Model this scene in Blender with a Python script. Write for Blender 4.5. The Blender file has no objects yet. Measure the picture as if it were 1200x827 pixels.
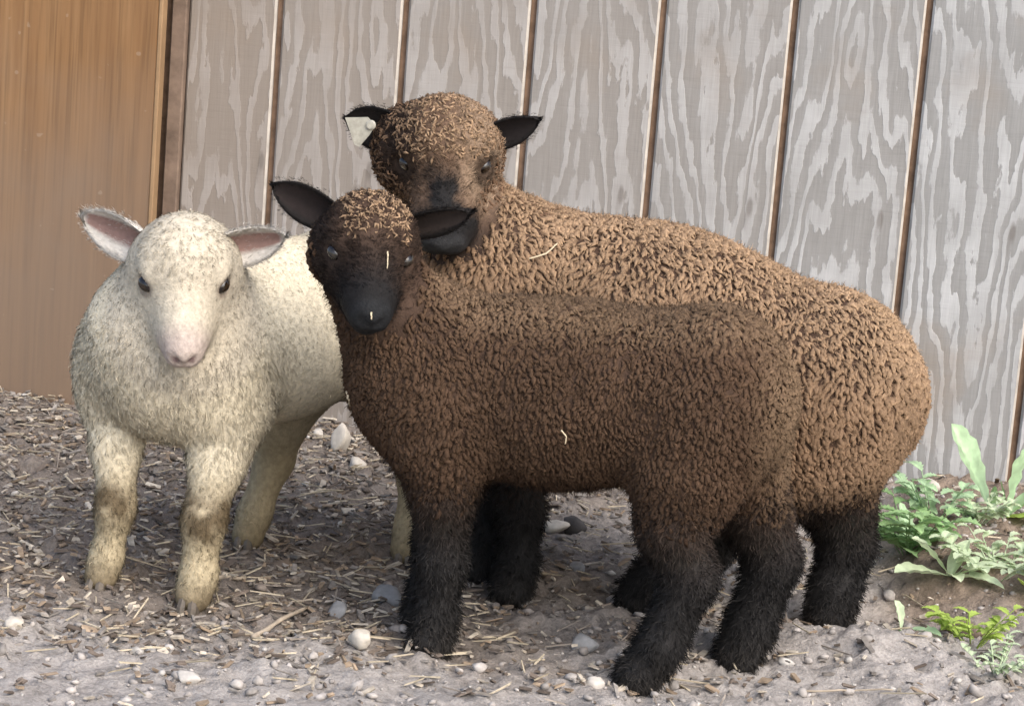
import bpy, math, random
import numpy as np
from mathutils import Vector, Matrix

random.seed(7)
rng = np.random.default_rng(11)
sc = bpy.context.scene
col = sc.collection

# ------------------------------------------------------------------ camera
cam_d = bpy.data.cameras.new('camera')
cam = bpy.data.objects.new('camera', cam_d)
col.objects.link(cam)
sc.camera = cam
cam_d.sensor_width = 36.0
cam_d.lens = 84.0
cam_d.clip_end = 500.0
cam_d.clip_start = 0.05
yaw, pitch, roll = -0.1359, 0.17651, 0.08005
f_ = Vector((math.sin(yaw) * math.cos(pitch), math.cos(yaw) * math.cos(pitch), -math.sin(pitch)))
r_ = Vector((math.cos(yaw), -math.sin(yaw), 0))
u_ = r_.cross(f_)
r2 = r_ * math.cos(roll) + u_ * math.sin(roll)
u2 = -r_ * math.sin(roll) + u_ * math.cos(roll)
M3 = Matrix((r2, u2, -f_)).transposed()
cam.matrix_world = Matrix.Translation((0.92696, -3.73973, 0.83031)) @ M3.to_4x4()

# ------------------------------------------------------------------ light
world = bpy.data.worlds.new('World')
sc.world = world
world.use_nodes = True
wn = world.node_tree
bg = wn.nodes['Background']
sky = wn.nodes.new('ShaderNodeTexSky')
sky.sky_type = 'NISHITA'
sky.sun_disc = False
SUN_EL, SUN_AZ = 43.0, 42.0          # azimuth: degrees from -Y (viewer side) towards +X (right)
sky.sun_elevation = math.radians(SUN_EL)
sky.air_density = 1.0
sky.dust_density = 3.0
sky.ozone_density = 1.0
sd = Vector((math.sin(math.radians(SUN_AZ)) * math.cos(math.radians(SUN_EL)),
             -math.cos(math.radians(SUN_AZ)) * math.cos(math.radians(SUN_EL)),
             math.sin(math.radians(SUN_EL))))
sky.sun_rotation = math.atan2(sd.x, sd.y)
wn.links.new(sky.outputs['Color'], bg.inputs['Color'])
bg.inputs['Strength'].default_value = 0.15
sun_d = bpy.data.lights.new('sun', 'SUN')
sun_d.energy = 1.3
sun_d.angle = math.radians(55)
sun_d.color = (1.0, 0.98, 0.94)
sun = bpy.data.objects.new('sun', sun_d)
col.objects.link(sun)
sun.rotation_euler = (-sd).to_track_quat('-Z', 'Y').to_euler()
sun.location = sd * 20

sc.view_settings.view_transform = 'Standard'
sc.view_settings.look = 'None'
sc.view_settings.gamma = 1.0
sc.view_settings.use_curve_mapping = False
sc.view_settings.exposure = 0.95
sc.cycles.max_bounces = 6
sc.cycles.diffuse_bounces = 3
sc.cycles.glossy_bounces = 2
sc.cycles.transmission_bounces = 2
sc.cycles.use_adaptive_sampling = True
sc.cycles.adaptive_threshold = 0.02


# ------------------------------------------------------------------ helpers
def tag(o, label=None, cat=None, group=None, kind=None):
    if label: o['label'] = label
    if cat: o['category'] = cat
    if group: o['group'] = group
    if kind: o['kind'] = kind
    return o


def empty(name, loc):
    o = bpy.data.objects.new(name, None)
    o.empty_display_size = 0.05
    col.objects.link(o)
    o.location = loc
    return o


def raw_mesh(name, V, quads=None, tris=None, smooth=True, attrs=None):
    """mesh from numpy arrays; attrs: {name: (n,3) colour or vector per point}"""
    me = bpy.data.meshes.new(name)
    V = np.ascontiguousarray(V, dtype=np.float32)
    nq = 0 if quads is None else len(quads)
    nt = 0 if tris is None else len(tris)
    me.vertices.add(len(V))
    me.vertices.foreach_set('co', V.ravel())
    li, ls = [], []
    if nq:
        li.append(np.asarray(quads, dtype=np.int32).ravel()); ls.append(np.arange(nq, dtype=np.int32) * 4)
    if nt:
        li.append(np.asarray(tris, dtype=np.int32).ravel()); ls.append(np.arange(nt, dtype=np.int32) * 3 + nq * 4)
    li = np.concatenate(li); ls = np.concatenate(ls)
    me.loops.add(len(li)); me.loops.foreach_set('vertex_index', li)
    me.polygons.add(nq + nt); me.polygons.foreach_set('loop_start', ls)
    me.update(calc_edges=True)
    me.polygons.foreach_set('use_smooth', np.full(nq + nt, smooth, dtype=bool))
    for k, a in (attrs or {}).items():
        if k == 'nrm':
            at = me.attributes.new(k, 'FLOAT_VECTOR', 'POINT')
            at.data.foreach_set('vector', np.ascontiguousarray(a, dtype=np.float32).ravel())
        else:
            at = me.attributes.new(k, 'FLOAT_COLOR', 'POINT')
            c = np.ones((len(V), 4), dtype=np.float32); c[:, :3] = a
            at.data.foreach_set('color', c.ravel())
    return me


def link(name, me, mat, parent=None, loc=None):
    o = bpy.data.objects.new(name, me)
    col.objects.link(o)
    if mat is not None and len(me.materials) == 0: me.materials.append(mat)
    if parent is not None: o.parent = parent
    if loc is not None: o.location = loc
    return o


def norm(a):
    return a / np.maximum(np.linalg.norm(a, axis=-1, keepdims=True), 1e-9)


def hash3(i, j, k, seed):
    h = (i.astype(np.int64) * 374761393 + j.astype(np.int64) * 668265263 + k.astype(np.int64) * 2147483647 + seed * 974711) & 0x7fffffff
    h = ((h ^ (h >> 13)) * 1274126177) & 0x7fffffff
    h = ((h ^ (h >> 16)) * 461845907) & 0x7fffffff
    return (h ^ (h >> 15)).astype(np.float64) / 0x7fffffff


def vnoise(P, scale, seed=0):
    """value noise 0..1 at (n,3) points"""
    Q = np.asarray(P, dtype=np.float64) * scale
    I = np.floor(Q); f = Q - I; I = I.astype(np.int64)
    f = f * f * (3 - 2 * f)
    out = 0
    for a in (0, 1):
        for b in (0, 1):
            for c in (0, 1):
                w = (f[:, 0] if a else 1 - f[:, 0]) * (f[:, 1] if b else 1 - f[:, 1]) * (f[:, 2] if c else 1 - f[:, 2])
                out = out + w * hash3(I[:, 0] + a, I[:, 1] + b, I[:, 2] + c, seed)
    return out


def fbm(P, scale, octv=4, seed=0, gain=0.5):
    s, a, t = 0, 1.0, 0
    for o in range(octv):
        s = s + a * vnoise(P, scale * 2 ** o, seed + o * 17); t += a; a *= gain
    return s / t


# ------------------------------------------------------------------ node materials
def new_mat(name):
    m = bpy.data.materials.new(name)
    m.use_nodes = True
    nt = m.node_tree
    return m, nt, nt.nodes['Principled BSDF']


def N(nt, typ, **kw):
    n = nt.nodes.new(typ)
    for k, v in kw.items():
        if k in n.inputs: n.inputs[k].default_value = v
        else: setattr(n, k, v)
    return n


def ramp(nt, stops, interp='LINEAR'):
    n = nt.nodes.new('ShaderNodeValToRGB')
    n.color_ramp.interpolation = interp
    e = n.color_ramp.elements
    while len(e) > len(stops): e.remove(e[-1])
    while len(e) < len(stops): e.new(0.5)
    for k, (p, c) in enumerate(stops):
        e[k].position = p
        e[k].color = (*c, 1) if len(c) == 3 else c
    return n


def math_n(nt, op, a, b=None, c=None):
    n = nt.nodes.new('ShaderNodeMath'); n.operation = op
    for k, v in enumerate((a, b, c)):
        if v is None: continue
        if isinstance(v, (int, float)): n.inputs[k].default_value = v
        else: nt.links.new(v, n.inputs[k])
    return n.outputs[0]


def mix_c(nt, fac, a, b, mode='MIX'):
    n = nt.nodes.new('ShaderNodeMix'); n.data_type = 'RGBA'; n.blend_type = mode
    for k, v in ((0, fac), (6, a), (7, b)):
        if isinstance(v, (int, float)): n.inputs[k].default_value = v
        elif isinstance(v, tuple): n.inputs[k].default_value = (*v, 1)
        else: nt.links.new(v, n.inputs[k])
    return n.outputs[2]


def attr_mat(name, rough=0.9, spec=0.15, noise=None, bump=None, soft_normal=0.0, sheen=0.0, transl=0.0):
    """material coloured by the point attribute Col, with a little noise"""
    m, nt, p = new_mat(name)
    a = N(nt, 'ShaderNodeAttribute', attribute_name='Col')
    c = a.outputs['Color']
    if noise:
        tc = N(nt, 'ShaderNodeTexCoord')
        nz = N(nt, 'ShaderNodeTexNoise', Scale=noise[0], Detail=4.0)
        nt.links.new(tc.outputs['Object'], nz.inputs['Vector'])
        r = ramp(nt, [(0.25, (1 - noise[1],) * 3), (0.75, (1 + noise[1],) * 3)])
        nt.links.new(nz.outputs[0], r.inputs[0])
        c = mix_c(nt, 1.0, c, r.outputs[0], 'MULTIPLY')
    nt.links.new(c, p.inputs['Base Color'])
    p.inputs['Roughness'].default_value = rough
    p.inputs['Specular IOR Level'].default_value = spec
    if sheen:
        p.inputs['Sheen Weight'].default_value = sheen
        nt.links.new(c, p.inputs['Sheen Tint'])
    nrm = None
    if soft_normal:
        na = N(nt, 'ShaderNodeAttribute', attribute_name='nrm')
        ge = N(nt, 'ShaderNodeNewGeometry')
        mx = N(nt, 'ShaderNodeMix', data_type='VECTOR')
        mx.inputs[0].default_value = soft_normal
        nt.links.new(ge.outputs['Normal'], mx.inputs[4]); nt.links.new(na.outputs['Vector'], mx.inputs[5])
        vn = N(nt, 'ShaderNodeVectorMath', operation='NORMALIZE')
        nt.links.new(mx.outputs[1], vn.inputs[0])
        nrm = vn.outputs[0]
        nt.links.new(nrm, p.inputs['Normal'])
    if bump:
        tc = N(nt, 'ShaderNodeTexCoord')
        nz = N(nt, 'ShaderNodeTexNoise', Scale=bump[0], Detail=5.0)
        nt.links.new(tc.outputs['Object'], nz.inputs['Vector'])
        b = N(nt, 'ShaderNodeBump', Strength=bump[1], Distance=bump[2])
        nt.links.new(nz.outputs[0], b.inputs['Height']); nt.links.new(b.outputs[0], p.inputs['Normal'])
    if transl:
        t = N(nt, 'ShaderNodeBsdfTranslucent'); nt.links.new(c, t.inputs['Color'])
        if nrm is not None: nt.links.new(nrm, t.inputs['Normal'])
        ms = N(nt, 'ShaderNodeMixShader'); ms.inputs[0].default_value = transl
        nt.links.new(p.outputs[0], ms.inputs[1]); nt.links.new(t.outputs[0], ms.inputs[2])
        nt.links.new(ms.outputs[0], nt.nodes['Material Output'].inputs['Surface'])
    return m


def plain_mat(name, colr, rough=0.8, spec=0.3, var=0.25, scale=40, bump=0.2, dist=0.002):
    m, nt, p = new_mat(name)
    tc = N(nt, 'ShaderNodeTexCoord')
    nz = N(nt, 'ShaderNodeTexNoise', Scale=scale, Detail=6.0, Roughness=0.65)
    nt.links.new(tc.outputs['Object'], nz.inputs['Vector'])
    r = ramp(nt, [(0.3, tuple(v * (1 - var) for v in colr)), (0.7, tuple(v * (1 + var) for v in colr))])
    nt.links.new(nz.outputs[0], r.inputs[0]); nt.links.new(r.outputs[0], p.inputs['Base Color'])
    p.inputs['Roughness'].default_value = rough
    p.inputs['Specular IOR Level'].default_value = spec
    if bump:
        b = N(nt, 'ShaderNodeBump', Strength=bump, Distance=dist)
        nt.links.new(nz.outputs[0], b.inputs['Height']); nt.links.new(b.outputs[0], p.inputs['Normal'])
    return m


def siding_mat():
    """weathered grey plywood siding: cathedral grain, saw lines, wear spots"""
    m, nt, p = new_mat('weathered_siding')
    tc = N(nt, 'ShaderNodeTexCoord')
    oi = N(nt, 'ShaderNodeObjectInfo')
    sep = N(nt, 'ShaderNodeSeparateXYZ'); nt.links.new(tc.outputs['Object'], sep.inputs[0])
    X, Z = sep.outputs['X'], sep.outputs['Z']
    rnd = math_n(nt, 'MULTIPLY', oi.outputs['Random'], 37.0)
    rsgn = math_n(nt, 'SUBTRACT', math_n(nt, 'MULTIPLY', math_n(nt, 'GREATER_THAN', math_n(nt, 'FRACT', math_n(nt, 'MULTIPLY', oi.outputs['Random'], 7.3)), 0.3), 2.0), 1.0)
    roff = math_n(nt, 'MULTIPLY', math_n(nt, 'SUBTRACT', math_n(nt, 'FRACT', math_n(nt, 'MULTIPLY', oi.outputs['Random'], 13.7)), 0.5), 0.08)
    # stretched coordinates for wobble
    cb = N(nt, 'ShaderNodeCombineXYZ')
    nt.links.new(math_n(nt, 'MULTIPLY', X, 14.0), cb.inputs[0])
    nt.links.new(math_n(nt, 'MULTIPLY', Z, 2.6), cb.inputs[2])
    nt.links.new(rnd, cb.inputs[1])
    wob = N(nt, 'ShaderNodeTexNoise', Scale=1.0, Detail=3.0, Roughness=0.55)
    nt.links.new(cb.outputs[0], wob.inputs['Vector'])
    cb2 = N(nt, 'ShaderNodeCombineXYZ')
    nt.links.new(math_n(nt, 'MULTIPLY', X, 120.0), cb2.inputs[0])
    nt.links.new(math_n(nt, 'MULTIPLY', Z, 45.0), cb2.inputs[2])
    nt.links.new(rnd, cb2.inputs[1])
    jag = N(nt, 'ShaderNodeTexNoise', Scale=1.0, Detail=3.0, Roughness=0.6)
    nt.links.new(cb2.outputs[0], jag.inputs['Vector'])
    xo = math_n(nt, 'ADD', X, roff)
    par = math_n(nt, 'MULTIPLY', math_n(nt, 'SQRT', math_n(nt, 'ADD', math_n(nt, 'MULTIPLY', xo, xo), 0.00012)), 38.0)
    field = math_n(nt, 'ADD', par, math_n(nt, 'MULTIPLY', math_n(nt, 'MULTIPLY', Z, rsgn), 5.0))
    field = math_n(nt, 'ADD', field, math_n(nt, 'MULTIPLY', wob.outputs[0], 6.0))
    field = math_n(nt, 'ADD', field, math_n(nt, 'MULTIPLY', jag.outputs[0], 0.5))
    field = math_n(nt, 'ADD', field, rnd)
    band = math_n(nt, 'FRACT', field)
    g = ramp(nt, [(0.0, (0.0,) * 3), (0.06, (1.0,) * 3), (0.42, (0.85,) * 3), (0.50, (0.12,) * 3), (0.86, (0.0,) * 3), (1.0, (0.0,) * 3)])
    nt.links.new(band, g.inputs[0])
    # horizontal saw marks
    cb3 = N(nt, 'ShaderNodeCombineXYZ')
    nt.links.new(math_n(nt, 'MULTIPLY', X, 14.0), cb3.inputs[0])
    nt.links.new(math_n(nt, 'MULTIPLY', Z, 150.0), cb3.inputs[2])
    nt.links.new(rnd, cb3.inputs[1])
    saw = N(nt, 'ShaderNodeTexNoise', Scale=1.0, Detail=4.0, Roughness=0.7)
    nt.links.new(cb3.outputs[0], saw.inputs['Vector'])
    # fine vertical fibre
    cb4 = N(nt, 'ShaderNodeCombineXYZ')
    nt.links.new(math_n(nt, 'MULTIPLY', X, 260.0), cb4.inputs[0])
    nt.links.new(math_n(nt, 'MULTIPLY', Z, 14.0), cb4.inputs[2])
    nt.links.new(rnd, cb4.inputs[1])
    fib = N(nt, 'ShaderNodeTexNoise', Scale=1.0, Detail=3.0, Roughness=0.6)
    nt.links.new(cb4.outputs[0], fib.inputs['Vector'])
    # broad blotches of weathering
    blo = N(nt, 'ShaderNodeTexNoise', Scale=5.0, Detail=4.0, Roughness=0.6)
    nt.links.new(tc.outputs['Object'], blo.inputs['Vector'])
    contrast = ramp(nt, [(0.35, (0.35,) * 3), (0.62, (1.0,) * 3)])
    nt.links.new(blo.outputs[0], contrast.inputs[0])
    gl = math_n(nt, 'MULTIPLY', g.outputs[0], contrast.outputs[0])
    c = mix_c(nt, gl, (0.258, 0.253, 0.243), (0.462, 0.461, 0.457))
    sr = ramp(nt, [(0.28, (0.80,) * 3), (0.42, (1.0,) * 3), (0.75, (1.05,) * 3)])
    nt.links.new(saw.outputs[0], sr.inputs[0])
    c = mix_c(nt, math_n(nt, 'MULTIPLY', contrast.outputs[0], 0.55), c, sr.outputs[0], 'MULTIPLY')
    fr = ramp(nt, [(0.3, (0.90,) * 3), (0.7, (1.06,) * 3)])
    nt.links.new(fib.outputs[0], fr.inputs[0])
    c = mix_c(nt, 0.8, c, fr.outputs[0], 'MULTIPLY')
    # brown remains of the unweathered wood
    br = ramp(nt, [(0.56, (0.0,) * 3), (0.72, (1.0,) * 3)])
    b2 = N(nt, 'ShaderNodeTexNoise', Scale=3.1, Detail=5.0, Roughness=0.6)
    mp = N(nt, 'ShaderNodeMapping'); mp.inputs['Location'].default_value = (3, 1, 2)
    nt.links.new(tc.outputs['Object'], mp.inputs[0]); nt.links.new(mp.outputs[0], b2.inputs['Vector'])
    nt.links.new(b2.outputs[0], br.inputs[0])
    wa = N(nt, 'ShaderNodeAttribute', attribute_name='dim_tint', attribute_type='OBJECT')
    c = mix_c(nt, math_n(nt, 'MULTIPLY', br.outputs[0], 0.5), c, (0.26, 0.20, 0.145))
    c = mix_c(nt, wa.outputs['Fac'], c, (0.225, 0.165, 0.115))  # darker, warmer light at the left mixed into the board colour
    # small dark knots and checks
    kn = N(nt, 'ShaderNodeTexNoise', Scale=26.0, Detail=2.0)
    mp2 = N(nt, 'ShaderNodeMapping'); mp2.inputs['Scale'].default_value = (1.0, 1.0, 0.35)
    nt.links.new(tc.outputs['Object'], mp2.inputs[0]); nt.links.new(mp2.outputs[0], kn.inputs['Vector'])
    kr = ramp(nt, [(0.70, (0.0,) * 3), (0.76, (1.0,) * 3)])
    nt.links.new(kn.outputs[0], kr.inputs[0])
    c = mix_c(nt, math_n(nt, 'MULTIPLY', kr.outputs[0], 0.55), c, (0.12, 0.10, 0.085))
    nt.links.new(c, p.inputs['Base Color'])
    p.inputs['Roughness'].default_value = 0.85
    p.inputs['Specular IOR Level'].default_value = 0.2
    hgt = math_n(nt, 'ADD', math_n(nt, 'MULTIPLY', gl, 0.6), math_n(nt, 'ADD', math_n(nt, 'MULTIPLY', saw.outputs[0], 0.5), math_n(nt, 'MULTIPLY', fib.outputs[0], 0.5)))
    b = N(nt, 'ShaderNodeBump', Strength=0.55, Distance=0.0016)
    nt.links.new(hgt, b.inputs['Height']); nt.links.new(b.outputs[0], p.inputs['Normal'])
    return m


def door_mat():
    m, nt, p = new_mat('stained_plywood')
    tc = N(nt, 'ShaderNodeTexCoord')
    mp = N(nt, 'ShaderNodeMapping'); mp.inputs['Scale'].default_value = (38, 38, 1.3)
    nt.links.new(tc.outputs['Object'], mp.inputs[0])
    n1 = N(nt, 'ShaderNodeTexNoise', Scale=1.0, Detail=8.0, Roughness=0.68, Distortion=0.9)
    nt.links.new(mp.outputs[0], n1.inputs['Vector'])
    r = ramp(nt, [(0.3, (0.172, 0.088, 0.036)), (0.5, (0.22, 0.118, 0.050)), (0.72, (0.265, 0.150, 0.068))])
    nt.links.new(n1.outputs[0], r.inputs[0])
    mp2 = N(nt, 'ShaderNodeMapping'); mp2.inputs['Scale'].default_value = (190, 190, 5)
    nt.links.new(tc.outputs['Object'], mp2.inputs[0])
    n2 = N(nt, 'ShaderNodeTexNoise', Scale=1.0, Detail=3.0)
    nt.links.new(mp2.outputs[0], n2.inputs['Vector'])
    r2 = ramp(nt, [(0.32, (0.74,) * 3), (0.48, (1.0,) * 3), (0.7, (1.08,) * 3)])
    nt.links.new(n2.outputs[0], r2.inputs[0])
    c = mix_c(nt, 1.0, r.outputs[0], r2.outputs[0], 'MULTIPLY')
    # splashed dust: uneven, thicker low down
    sep = N(nt, 'ShaderNodeSeparateXYZ'); nt.links.new(tc.outputs['Object'], sep.inputs[0])
    n3 = N(nt, 'ShaderNodeTexNoise', Scale=4.0, Detail=6.0, Roughness=0.6)
    nt.links.new(tc.outputs['Object'], n3.inputs['Vector'])
    hz = math_n(nt, 'ADD', math_n(nt, 'MULTIPLY', sep.outputs['Z'], -1.7), math_n(nt, 'MULTIPLY', n3.outputs[0], 0.9))
    r3 = ramp(nt, [(0.0, (0.0,) * 3), (0.75, (1.0,) * 3)])
    hz2 = math_n(nt, 'ADD', hz, 0.10)
    nt.links.new(hz2, r3.inputs[0])
    c = mix_c(nt, math_n(nt, 'MULTIPLY', r3.outputs[0], 0.75), c, (0.20, 0.150, 0.112))
    n4 = N(nt, 'ShaderNodeTexNoise', Scale=60.0, Detail=1.0)
    nt.links.new(tc.outputs['Object'], n4.inputs['Vector'])
    r4 = ramp(nt, [(0.76, (0.0,) * 3), (0.79, (1.0,) * 3)])
    nt.links.new(n4.outputs[0], r4.inputs[0])
    c = mix_c(nt, math_n(nt, 'MULTIPLY', r4.outputs[0], 0.2), c, (0.42, 0.36, 0.28))
    nt.links.new(c, p.inputs['Base Color'])
    p.inputs['Roughness'].default_value = 0.55
    p.inputs['Specular IOR Level'].default_value = 0.3
    b = N(nt, 'ShaderNodeBump', Strength=0.25, Distance=0.001)
    nt.links.new(n2.outputs[0], b.inputs['Height']); nt.links.new(b.outputs[0], p.inputs['Normal'])
    return m


def ground_mat():
    m, nt, p = new_mat('dry_dirt')
    tc = N(nt, 'ShaderNodeTexCoord')
    a = N(nt, 'ShaderNodeAttribute', attribute_name='Col')
    n1 = N(nt, 'ShaderNodeTexNoise', Scale=55.0, Detail=8.0, Roughness=0.7)
    n2 = N(nt, 'ShaderNodeTexNoise', Scale=260.0, Detail=4.0, Roughness=0.7)
    vo = N(nt, 'ShaderNodeTexVoronoi', Scale=170.0)
    for n in (n1, n2, vo): nt.links.new(tc.outputs['Object'], n.inputs['Vector'])
    r1 = ramp(nt, [(0.3, (0.62,) * 3), (0.5, (1.0,) * 3), (0.72, (1.3,) * 3)])
    nt.links.new(n1.outputs[0], r1.inputs[0])
    r2 = ramp(nt, [(0.3, (0.7,) * 3), (0.6, (1.05,) * 3), (0.8, (1.35,) * 3)])
    nt.links.new(n2.outputs[0], r2.inputs[0])
    c = mix_c(nt, 1.0, a.outputs['Color'], r1.outputs[0], 'MULTIPLY')
    c = mix_c(nt, 1.0, c, r2.outputs[0], 'MULTIPLY')
    # pale grit
    r3 = ramp(nt, [(0.0, (1.0,) * 3), (0.16, (0.0,) * 3)])
    nt.links.new(vo.outputs['Distance'], r3.inputs[0])
    gr = ramp(nt, [(0.68, (0.0,) * 3), (0.72, (1.0,) * 3)])
    sx = N(nt, 'ShaderNodeSeparateColor'); nt.links.new(vo.outputs['Color'], sx.inputs[0])
    nt.links.new(sx.outputs[0], gr.inputs[0])
    c = mix_c(nt, math_n(nt, 'MULTIPLY', math_n(nt, 'MULTIPLY', r3.outputs[0], gr.outputs[0]), 0.8), c, (0.46, 0.42, 0.37))
    nt.links.new(c, p.inputs['Base Color'])
    p.inputs['Roughness'].default_value = 0.95
    p.inputs['Specular IOR Level'].default_value = 0.15
    h = math_n(nt, 'ADD', math_n(nt, 'MULTIPLY', n1.outputs[0], 1.0), math_n(nt, 'MULTIPLY', n2.outputs[0], 0.5))
    b = N(nt, 'ShaderNodeBump', Strength=0.9, Distance=0.006)
    nt.links.new(h, b.inputs['Height']); nt.links.new(b.outputs[0], p.inputs['Normal'])
    return m


MAT = dict(
    siding=siding_mat(), door=door_mat(), ground=ground_mat(),
    backing=plain_mat('raw_groove_wood', (0.21, 0.135, 0.09), 0.9, 0.1, 0.35, 30, 0.3),
    lit_edge=plain_mat('edge_highlight', (0.44, 0.40, 0.35), 0.85, 0.2, 0.25, 30, 0.3),  # pale tone painting the light caught by the bevels
    trim=plain_mat('brown_trim_wood', (0.19, 0.135, 0.10), 0.85, 0.2, 0.35, 25, 0.4),
    edge=plain_mat('pale_door_edge', (0.29, 0.185, 0.10), 0.7, 0.2, 0.15, 25, 0.2),
    roof=plain_mat('roof_boards', (0.20, 0.15, 0.10), 0.9, 0.2, 0.2, 8, 0.2),
    chips=attr_mat('bark_and_straw', 0.9, 0.15, (120, 0.35)),
    stone=None,
)


# ------------------------------------------------------------------ ground
def smooth(a, b, x):
    t = np.clip((x - a) / (b - a), 0, 1)
    return t * t * (3 - 2 * t)


def ground_h(x, y, fine=True):
    x = np.asarray(x, float); y = np.asarray(y, float)
    P = np.stack([x, y, np.zeros_like(x)], -1).reshape(-1, 3)
    h = np.zeros(P.shape[0])
    X, Y = P[:, 0], P[:, 1]
    near = smooth(3.0, 1.6, np.abs(X - 0.5)) * smooth(4.2, 2.6, np.abs(Y + 1.0))
    # earth bank along the wall on the right, with the dug edge in front of it
    edge = -0.70 + 0.10 * (fbm(P, 6, 3, 5) - 0.5) + 0.06 * smooth(1.2, 1.0, X)
    bank = smooth(0.985, 1.10, X) * smooth(-0.085, 0.085, Y - edge) * (0.058 - 0.03 * smooth(-0.45, -0.1, Y))
    h += bank * near
    # loose lip in front of the standing hind hoof
    h += 0.030 * np.exp(-(((X - 1.00) / 0.13) ** 2 + ((Y + 0.935) / 0.075) ** 2))
    h += 0.018 * smooth(0.9, 1.25, X) * smooth(-0.75, -0.95, Y) * near
    h -= 0.012 * np.exp(-(((X - 0.99) / 0.10) ** 2 + ((Y + 0.76) / 0.09) ** 2))
    # litter heaped against the door
    h += 0.014 * smooth(0.0, -0.4, X) * smooth(-0.5, -0.05, Y) * near
    h += near * 0.024 * (fbm(P, 4.0, 3, 1) - 0.5)
    if fine:
        lump = smooth(-1.5, -0.9, Y)
        h += near * (0.014 + 0.018 * lump) * (fbm(P, 24, 3, 3) - 0.5)
        h += near * 0.016 * (np.abs(fbm(P, 60, 3, 9) - 0.5) * 2 - 0.2) * (0.6 + 0.4 * lump)
    # hoof-trodden flat under the sheep
    return h.reshape(x.shape)


def axis(lo, hi, step, far):
    a = np.arange(lo, hi + 1e-6, step)
    out, s = [], step
    l = lo
    while l > -far:
        s *= 1.25; l -= s; out.append(l)
    left = out[::-1]
    out, s, r = [], step, a[-1]
    while r < far:
        s *= 1.25; r += s; out.append(r)
    return np.concatenate([left, a, out])


def make_ground():
    xs = axis(-0.75, 1.75, 0.0072, 120); ys = axis(-1.95, 0.05, 0.0072, 120)
    gx, gy = np.meshgrid(xs, ys, indexing='ij')
    gz = ground_h(gx, gy)
    V = np.stack([gx, gy, gz], -1).reshape(-1, 3)
    nx, ny = len(xs), len(ys)
    idx = np.arange(nx * ny).reshape(nx, ny)
    Q = np.stack([idx[:-1, :-1], idx[1:, :-1], idx[1:, 1:], idx[:-1, 1:]], -1).reshape(-1, 4)
    P0 = V.copy(); P0[:, 2] = 0
    X, Y = V[:, 0], V[:, 1]
    dry = np.array([0.395, 0.36, 0.33]); damp = np.array([0.215, 0.182, 0.155]); soil = np.array([0.25, 0.195, 0.15])
    n = fbm(P0, 5, 4, 21)
    # dark mulch in the middle and left, pale dust nearer the viewer and at the right
    w = smooth(-1.27, -1.08, Y + 0.22 * (n - 0.5) + 0.10 * (X - 0.3)) * smooth(0.95, 0.45, X + 0.5 * (n - 0.5))
    c = dry * (1 - w[:, None]) + damp * w[:, None]
    s = smooth(0.98, 1.08, X) * smooth(-0.82, -0.68, Y)
    c = c * (1 - s[:, None]) + soil * s[:, None]
    c *= (0.85 + 0.3 * fbm(P0, 17, 3, 33))[:, None]
    me = raw_mesh('ground', V, quads=Q, attrs={'Col': c})
    return tag(link('ground', me, MAT['ground']), kind='structure')


ground = make_ground()


# ------------------------------------------------------------------ barn wall and door
def bevel_box(name, x0, x1, y0, y1, z0, z1, b, mat, parent, loc, lit_edge=None):
    """box with chamfered vertical front edges; y0 is the front"""
    prof = [(x0, y1), (x0, y0 + b), (x0 + b, y0), (x1 - b, y0), (x1, y0 + b), (x1, y1)]
    n = len(prof)
    V = [(px - loc[0], py - loc[1], z - loc[2]) for z in (z0, z1) for px, py in prof]
    F = [[i, (i + 1) % n, (i + 1) % n + n, i + n] for i in range(n)]
    me = bpy.data.meshes.new(name)
    me.from_pydata(V, [], F + [list(range(n))[::-1], list(range(n, 2 * n))])
    me.update()
    o = link(name, me, mat, parent)
    if lit_edge is not None:
        me.materials.append(lit_edge); me.polygons[3].material_index = 1  # right bevel gets the painted highlight
    o.location = loc
    return o


PITCH = 0.203
wall = tag(empty('barn_wall', (0.5, 0.05, 0)), 'weathered grey grooved plywood siding wall behind the sheep', 'wall')
def rel(o, root):
    o.location = Vector(o.location) - Vector(root.location)
bk = bevel_box('backing', -1.6, 2.66, 0.0105, 0.05, -0.06, 2.5, 0.001, MAT['backing'], wall, (0.5, 0.03, 1.2)); rel(bk, wall)
gw = 0.0098
for k in range(-1, 13):
    x0 = k * PITCH + gw / 2 - PITCH + PITCH
    x1 = (k + 1) * PITCH - gw / 2
    if k == -1: x0 = -0.147
    pl = bevel_box('plank', x0, x1, 0.0, 0.010, -0.05, 2.5, 0.0034, MAT['siding'], wall, ((x0 + x1) / 2, 0.005, 0.4), MAT['lit_edge']); rel(pl, wall)
    pl['dim_tint'] = max(0.0, 0.58 - 0.10 * (k + 1))      # dimmer, warmer light near the door painted into the boards
tb = bevel_box('trim_board', -0.173, -0.1485, -0.012, 0.0102, -0.05, 2.5, 0.002, MAT['trim'], wall, (-0.163, 0, 0.4)); rel(tb, wall)

door = tag(empty('barn_door', (-0.7, -0.05, 0.012)), 'smooth brown stained plywood door left of the grey wall', 'door')
dp = bevel_box('door_panel', -1.25, -0.1795, -0.062, -0.040, 0.006, 2.2, 0.0015, MAT['door'], door, (-0.7, -0.05, 0.3)); rel(dp, door)
de = bevel_box('edge_strip', -0.1792, -0.1722, -0.0635, -0.040, 0.006, 2.2, 0.0015, MAT['edge'], door, (-0.19, -0.05, 0.3)); rel(de, door)


# ------------------------------------------------------------------ implicit bodies
def seg(a, b, ra, rb, g, k=0.02, flat=None):
    return dict(t='seg', a=np.array(a, float), b=np.array(b, float), ra=ra, rb=rb, g=g, k=k)


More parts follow.
